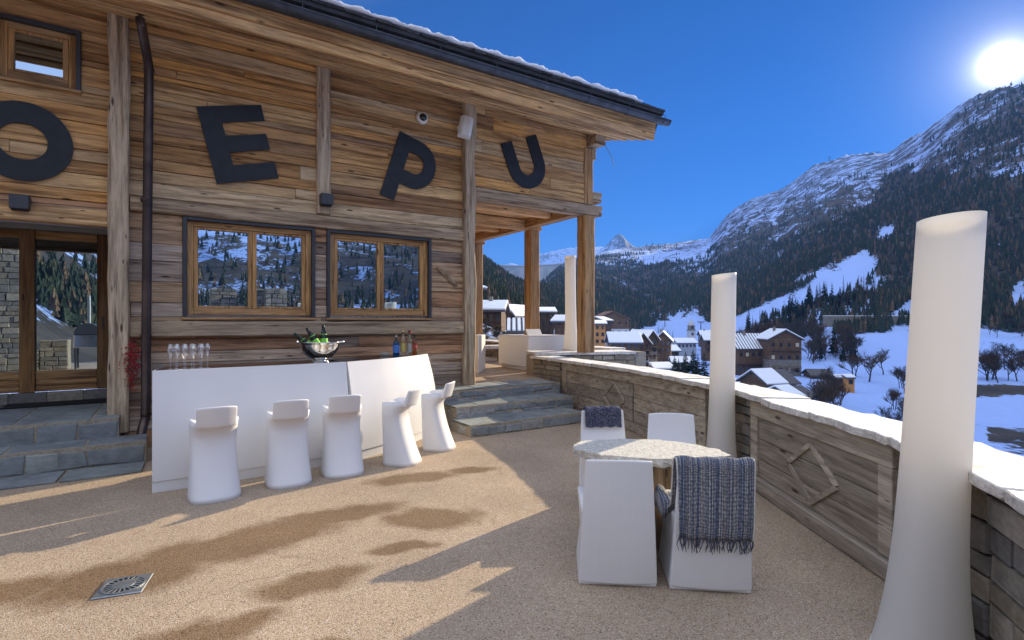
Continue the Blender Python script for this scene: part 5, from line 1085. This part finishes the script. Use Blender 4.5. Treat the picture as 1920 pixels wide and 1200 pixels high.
# ---- village
M['h_brown'] = wood('house_boards','z',[(.12,.066,.036),(.145,.08,.042)],.3,.3); M['h_dark'] = wood('dark_house_boards','z',[(.085,.055,.035),(.10,.065,.04)],.3,.3); M['h_orange'] = plain('ochre_render',(.55,.25,.07),.8); M['h_white'] = plain('white_render',(.55,.54,.52),.85,var=.1); M['h_stone'] = stone('house_stone',[(.22,.20,.17),(.25,.225,.19)],1.2,.5)
M['h_win'] = plain('dark_window',(.03,.035,.045),.1,0,.8); M['h_rail'] = plain('balcony_boards',(.14,.08,.045),.8); M['h_roof'] = plain('roof_sheet',(.10,.09,.085),.7); M['h_redroof'] = plain('red_brown_roof',(.20,.09,.055),.75); M['h_blue'] = plain('grey_render',(.34,.35,.37),.85); M['h_warm'] = plain('lit_curtain',(.55,.48,.34),.7)
def house(name, px, yb, d, wpx, hpx, dep, rise, yaw, wall, label, roof='snow', upper=None, axis='x', wins=(3,2), balc=0, lean=1.0, over=.9, cat='house', chim=0, snowpart=1.0, zb=None, group='village houses'):
    """gabled house; axis = direction of the ridge (x along the front, y front to back)"""
    x = DX(px,d); z = EYE+(HY-yb)/FPX*d; w = wpx/FPX*d; h = hpx/FPX*d; rise = rise/FPX*d
    root = empty(name,(x,d,z),R(yaw),label,cat,group); hw = w/2
    b = MB(); hl = h*.45 if upper else h; b.box((-hw,0,-4),(hw,dep,hl),.2); b.build('wall',M[wall],root)
    if upper: b = MB(); b.box((-hw-.08,-.08,hl+.002),(hw+.08,dep+.08,h),.7); b.build('upper_wall',M[upper],root)
    g = MB(); th = .35
    if axis == 'x':
        P = [(-over,h-rise*over/(dep/2)),(dep/2,h+rise),(dep+over,h-rise*over/(dep/2)),(dep+over,h-rise*over/(dep/2)+th),(dep/2,h+rise+th),(-over,h-rise*over/(dep/2)+th)]; g.prism(P,'x',-hw-over,hw+over,.5); gp = MB(); gp.prism([(0.02,h+.003),(dep-.02,h+.003),(dep/2,h+rise)],'x',-hw,hw,.5)
        s_ = MB(); s_.prism([(-over-.05,P[5][1]+.002),(dep/2,P[4][1]+.002),(dep+over,P[3][1]+.002),(dep+over,P[3][1]+.4),(dep/2,P[4][1]+.45),(-over-.05,P[5][1]+.4)],'x',-hw-over,hw+over-(1-snowpart)*w,.5)
    else:
        e = h-rise*over/hw; P = [(-hw-over,e),(0,h+rise),(hw+over,e),(hw+over,e+th),(0,h+rise+th),(-hw-over,e+th)]; g.prism(P,'y',-over,dep+over,.5); gp = MB(); gp.prism([(-hw+.02,h+.003),(hw-.02,h+.003),(0,h+rise)],'y',0,dep,.5)
        s_ = MB(); s_.prism([(-hw-over,P[5][1]+.002),(0,P[4][1]+.002),(hw+over,P[3][1]+.002),(hw+over,P[3][1]+.4),(0,P[4][1]+.45),(-hw-over,P[5][1]+.4)],'y',-over-.05,dep+over,.5)
    ro = g.build('roof',M['h_redroof' if roof == 'red' else 'h_roof'],root); gp.build('gable',M[upper or wall],root)
    if roof in ('snow','stripes'):
        if roof == 'snow': s_.build('snow',M['snow'],ro,bevel=.12)
        else:
            s2 = MB(); n = max(6,int(w/1.0))
            for k in range(n):
                a = -hw-over+(w+2*over)*(k+.15)/n; s2.prism([(-over-.02,P[5][1]+.003),(dep/2,P[4][1]+.003),(dep/2,P[4][1]+.2),(-over-.02,P[5][1]+.18)],'x',a,a+(w+2*over)/n*.6,.5)
            s2.build('snow',M['snow'],ro)
    nx, nz = wins
    for i in range(nx):
        for j in range(nz):
            cx_ = -hw+w*(i+.5)/nx; cz = h*(j+.55)/nz; ww, wh = min(.55,w/nx*.22), min(.7,h/nz*.28)
            f = MB(); f.box((cx_-ww-.12,-.16,cz-wh-.12),(cx_+ww+.12,-.09,cz+wh+.12),.5); q = f.build('window',M['h_rail'],root); f = MB(); f.box((cx_-ww,-.20,cz-wh),(cx_+ww,-.161,cz+wh),.5); f.build('pane',M['h_warm' if random.random() < .12 else 'h_win'],q)
    for j in range(balc):
        z0 = h*(j+.55)/max(1,balc)-.9; f = MB(); f.box((-hw*.92,-1.3,z0-.15),(hw*.92,-.1,z0)); n = max(5,int(w/1.2))
        for k in range(n+1): xx = -hw*.92+1.84*hw*k/n; f.box((xx-.05,-1.3,z0+.002),(xx+.05,-1.2,z0+.9))
        f.box((-hw*.93,-1.33,z0+.902),(hw*.93,-1.17,z0+1.0)); f.build('balcony',M['h_rail'],root)
    for k in range(chim): f = MB(); f.box((-hw*.3-.4,dep*.4,h),(-hw*.3+.4,dep*.4+.8,h+rise+1.4)); f.build('chimney',M['h_stone'],ro,bevel=.05)
    return root
house('stone_house',893,600,95,20,56,7,4,14,'h_stone','tall narrow stone house with a snowy roof right behind the rough porch post',upper='h_dark',wins=(2,3))
house('chalet_house',921,612,105,38,30,8,14,-6,'h_brown','brown chalet with a steep snow-white roof above the rocky bank',wins=(3,1),chim=1)
house('chalet_house',953,612,118,22,24,9,12,-28,'h_brown','small brown chalet with tiered balconies right of the steep white-roofed chalet',axis='y',wins=(2,2),balc=2)
house('chalet_house',972,604,135,34,14,8,7,5,'h_brown','low chalet with a flat snowy roof half hidden by the middle porch post',wins=(3,1))
house('wooden_hut',979,634,72,34,14,6,17,0,'h_dark','hut with dark roof striped by melting snow left of the middle porch post',roof='stripes',wins=(1,1),cat='hut')
house('timber_house',1025,612,150,27,26,8,6,3,'h_dark','dark square timber house with thick flat snow right of the middle porch post',wins=(2,2))
house('timber_house',986,596,165,14,20,8,4,0,'h_dark','distant dark house just left of the middle porch post',wins=(1,1))
house('wooden_hut',1050,612,140,22,9,7,8,-20,'h_brown','small brown shed with a bright snowy roof left of the farthest lamp',wins=(1,1),cat='hut')
house('apartment_block',1149,632,330,62,34,26,14,2,'h_white','large apartment block with a red-brown gable and white lower wall',roof='red',upper='h_brown',axis='y',wins=(5,2),cat='apartment block')
house('apartment_block',1125,660,235,20,52,14,5,-3,'h_orange','narrow apartment block with an ochre front right of the corner post',wins=(2,4),cat='apartment block')
house('apartment_block',1140,660,250,14,58,14,6,24,'h_blue','grey-white apartment block adjoining the ochre front',wins=(3,4),upper='h_dark',cat='apartment block')
house('chalet_house',1173,672,150,52,30,9,15,-3,'h_white','wide chalet with a thick snow roof above the end of the porch wall',upper='h_brown',wins=(4,2),chim=0)
house('chalet_house',1203,690,165,36,46,10,17,26,'h_white','tall chalet with stacked balconies and a snowy gable facing right',upper='h_brown',axis='y',wins=(3,4),balc=3)
house('chalet_house',1222,676,178,26,40,10,14,24,'h_stone','dark balconied chalet with snowy gable between the tall chalet and the conifers',upper='h_dark',axis='y',wins=(2,3),balc=2)
house('chalet_house',1243,662,200,28,24,10,14,-18,'h_brown','brown chalet with a dark gable outlined in snow left of the church',axis='y',wins=(3,2),chim=1,balc=1)
house('village_house',1288,655,330,36,12,10,7,4,'h_blue','long low snowy house directly behind the church tower',wins=(5,1))
house('chalet_house',1340,662,260,34,24,10,9,-8,'h_brown','brown chalet with a lit window partly hidden by the middle lamp',upper='h_dark',wins=(3,2))
house('large_chalet',1418,708,205,70,56,13,24,3,'h_dark','long dark chalet with snow-striped roof right of the middle lamp',roof='stripes',upper='h_brown',wins=(6,2),cat='chalet',balc=1,chim=1)
house('large_chalet',1472,706,198,58,70,13,16,-5,'h_stone','tall dark chalet with a low curved snowy gable beside the striped roof',upper='h_brown',axis='y',wins=(4,3),cat='chalet',balc=2,chim=1)
house('barn',1466,752,135,70,34,9,20,20,'h_dark','brown barn with half its roof under snow below the tall dark chalet',wins=(2,1),axis='x',snowpart=.55,upper='h_brown',cat='barn')
house('barn',1506,766,122,56,22,8,14,22,'h_dark','lower barn with a snowy right roof patch nearest the parapet',wins=(2,1),snowpart=.4,cat='barn')
house('village_house',1410,742,165,52,22,9,4,2,'h_white','low house with a flat snow-covered roof behind the middle lamp',wins=(3,1))
house('wooden_hut',1541,712,190,34,9,7,8,-6,'h_brown','low brown hut behind the barns on the snowfield edge',roof='plain',wins=(2,1),cat='hut')
house('wooden_hut',1576,722,160,14,12,3.5,3,0,'h_brown','left one of the pair of tiny brown sheds on the snowfield',roof='snow',wins=(1,1),cat='shed',over=.25,group='tiny sheds')
house('wooden_hut',1595,723,158,15,13,3.5,3,0,'h_orange','right one of the pair of tiny sheds, with an ochre front',roof='snow',wins=(1,1),cat='shed',over=.25,group='tiny sheds')
house('village_house',1262,672,240,24,14,8,8,12,'h_dark','small dark chalet between the outlined gable and the church tower',wins=(2,1),chim=1)
house('village_house',1278,690,190,30,10,8,7,-10,'h_stone','low stone house with a white roof below the church tower',wins=(2,1))
house('village_house',1246,700,170,34,8,9,7,8,'h_dark','low dark house among the conifers below the balconied chalets',wins=(3,1))
house('village_house',1326,640,360,22,12,8,7,-6,'h_brown','small brown house far behind the church at the foot of the snow slope',wins=(2,1),chim=1)
house('village_house',1100,655,260,24,16,8,7,6,'h_white','pale house just left of the ochre apartment block',wins=(2,2),chim=1)
ct = empty('church_tower',(DX(1296,420),420,EYE+(HY-660)/FPX*420),R(6),'slender pale stone church tower with a domed cap and clock','church tower'); b = MB(); b.box((-2.5,-2.5,-6),(2.5,2.5,17),None); b.build('shaft',M['h_white'],ct); b = MB(); b.box((-2.8,-2.8,17.002),(2.8,2.8,17.6)); b.box((-2.1,-2.1,17.602),(2.1,2.1,21)); b.build('belfry',M['h_stone'],ct)
b = MB(); b.lathe([(2.6,21.0),(2.5,21.8),(2.0,23),(1.2,24.2),(.5,25),(.25,26.2),(0,27)],14,r=.5); b.build('dome',M['h_white'],ct,smooth=True); b = MB(); b.lathe([(0,.06),(1.1,.06),(1.25,0)],20,c=(0,0,0),M=Matrix.Translation((0,-2.52,14.3)) @ RX); b.build('clock_face',M['h_roof'],ct)
for z in (4,8.5): b = MB(); b.box((-.35,-2.56,z),(.35,-2.502,z+1.2)); b.build('window',M['h_win'],ct)
for z0 in (18.4,): b = MB(); b.box((-.8,-2.16,z0),(.8,-2.102,z0+2)); b.build('louvre',M['h_win'],ct)
py_ = empty('lift_pylon',(DX(1314,470),470,gz(DX(1314,470),470)),0,'tall dark ski-lift pylon on the snow slope behind the church','lift pylon'); b = MB(); b.tube([(0,0,-2),(0,0,17)],[.55,.35],8); b.build('mast',M['steel'],py_); b = MB(); b.box((-3,-.25,16.5),(3,.25,17.2)); b.build('crossarm',M['steel'],py_)
rw = empty('retaining_wall',(DX(1640,345),345,gz(DX(1640,345),345)),0,'long low grey retaining wall at the foot of the dark forest','retaining wall'); b = MB(); b.box((-33,-1,-3),(30,1,4.0)); b.build('wall',M['h_stone'],rw); b = MB(); b.box((-33,-1.2,4.002),(30,1.2,4.4)); b.build('snow',M['snow'],rw,bevel=.1)
for k in range(3): # lift towers on the skyline
    p,y,d = ((1555,290,1750),(1622,281,1600),(1646,279,1540))[k]; x = DX(p,d); z = gz(x,d); o = empty('lift_pylon',(x,d,z),0,'tiny lift pylon on the snowy skyline crest','lift pylon','lift pylons on the crest'); b = MB(); b.tube([(0,0,-3),(0,0,14)],.8,6); b.box((-7,-.5,12),(7,.5,13.4)); b.build('mast',M['steel'],o)

# ------------------------------------------------------------------ behind the viewer (seen in the panes)
def mirror(px, py, d, o=0):
    p = at(px,py,d); k = (p-F0).dot(N)-o; return p-2*k*N
a = mirror(32,600,15.5,DO); tw_ = empty('stone_building',(a.x,a.y,0),FA,'tall rubble stone house corner reflected in the left door pane','stone building'); b = MB(); pA,pB = fw(-4.2,(Vector((a.x,a.y,0))-F0).dot(N)),Vector((a.x,a.y,0))+U*.05
stones(b,(pA.x,pA.y),(pB.x,pB.y),0,4.2,(-N.x,-N.y),.12,.24,.2,.55,(.01,.04)); b.build('stonework',M['stone'],tw_,world=True,bevel=.008); b = MB(); b.box((-2.6,-2.2,0),(0.0,-.08,4.2)); b.build('wall_core',M['mortar'],tw_)
a = mirror(165,640,17,DO); sm_ = empty('smoker_oven',(a.x,a.y,.1),FA+math.pi,'black and steel barrel oven with a tall flue, reflected in the glazed door','oven')
b = MB(); b.box((-.30,-.34,.66),(.34,.34,1.10)); b.build('body',M['chrome'],sm_,bevel=.02); b = MB(); b.prism([(.34*math.cos(t),1.10+.36*math.sin(t)) for t in np.linspace(0,math.pi,14)],'y',-.35,.35,.5); b.build('lid',M['anth'],sm_); b = MB(); b.tube([(.0,.1,1.4),(.0,.1,2.35)],.05,12); b.build('flue',M['grate'],sm_); b = MB(); b.box((-.72,-.25,1.06),(-.31,.25,1.10)); b.build('shelf',M['grate'],sm_)
for x,y in ((-.28,-.28),(.30,-.28),(-.28,.28),(.30,.28)): b = MB(); b.box((x-.025,y-.025,0),(x+.025,y+.025,.66)); b.build('leg',M['anth'],sm_)
lw = mirror(100,640,17.6,DO); l_ = empty('low_stone_wall',(lw.x,lw.y,0),FA+math.pi,'stepped low rubble wall beside the barrel oven, reflected in the door','low wall'); b = MB(); q = []
for i,(x0,x1,h) in enumerate(((-.35,.35,1.0),(.36,.85,.66),(.86,1.5,.4))):
    A_,B_ = Vector((lw.x,lw.y,0))-U*x0,Vector((lw.x,lw.y,0))-U*x1; stones(b,(A_.x,A_.y),(B_.x,B_.y),0,h,(-N.x,-N.y),.1,.2,.2,.45)
b.build('stonework',M['stone'],l_,world=True,bevel=.008); b = MB()
for x0,x1,h in ((-.35,.35,1.0),(.36,.85,.66),(.86,1.5,.4)): b.box((x0,-.0,0),(x1,.7,h-.01)) if False else b.box((x0,.02,0),(x1,.7,h-.01))
b.build('wall_core',M['mortar'],l_)
for px,wd in ((420,.85),(489,.42),(519,.72)):
    a = mirror(px,558,20); g_ = empty('stone_pillar',(a.x,a.y,0),FA,'rubble stone pillar behind the terrace, reflected in the larger window','pillar','stone pillars behind the terrace'); b = MB(); A_,B_ = Vector((a.x,a.y,0))-U*wd/2,Vector((a.x,a.y,0))+U*wd/2; stones(b,(A_.x,A_.y),(B_.x,B_.y),0,2.85,(-N.x,-N.y),.1,.2,.15,.4); b.build('stonework',M['stone'],g_,world=True,bevel=.006); b = MB(); b.box((-wd/2,-.5,0),(wd/2,-.1,2.84)); b.build('pillar_core',M['mortar'],g_)

# ------------------------------------------------------------------ air
hz = MB(); hz.box((-4200,-2600,-420),(6500,8200,1050)); HZ = hz.build('haze', bpy.data.materials.new('valley_air')); hm = HZ.data.materials[0]; hm.use_nodes = True; ht = hm.node_tree; ht.nodes.clear()
pv = ht.nodes.new('ShaderNodeVolumePrincipled'); pv.inputs['Color'].default_value = (.15,.38,1.0,1); pv.inputs['Density'].default_value = .00013; pv.inputs['Anisotropy'].default_value = 0
ho = ht.nodes.new('ShaderNodeOutputMaterial'); ht.links.new(pv.outputs[0], ho.inputs['Volume']); tag(HZ, None, kind='stuff')
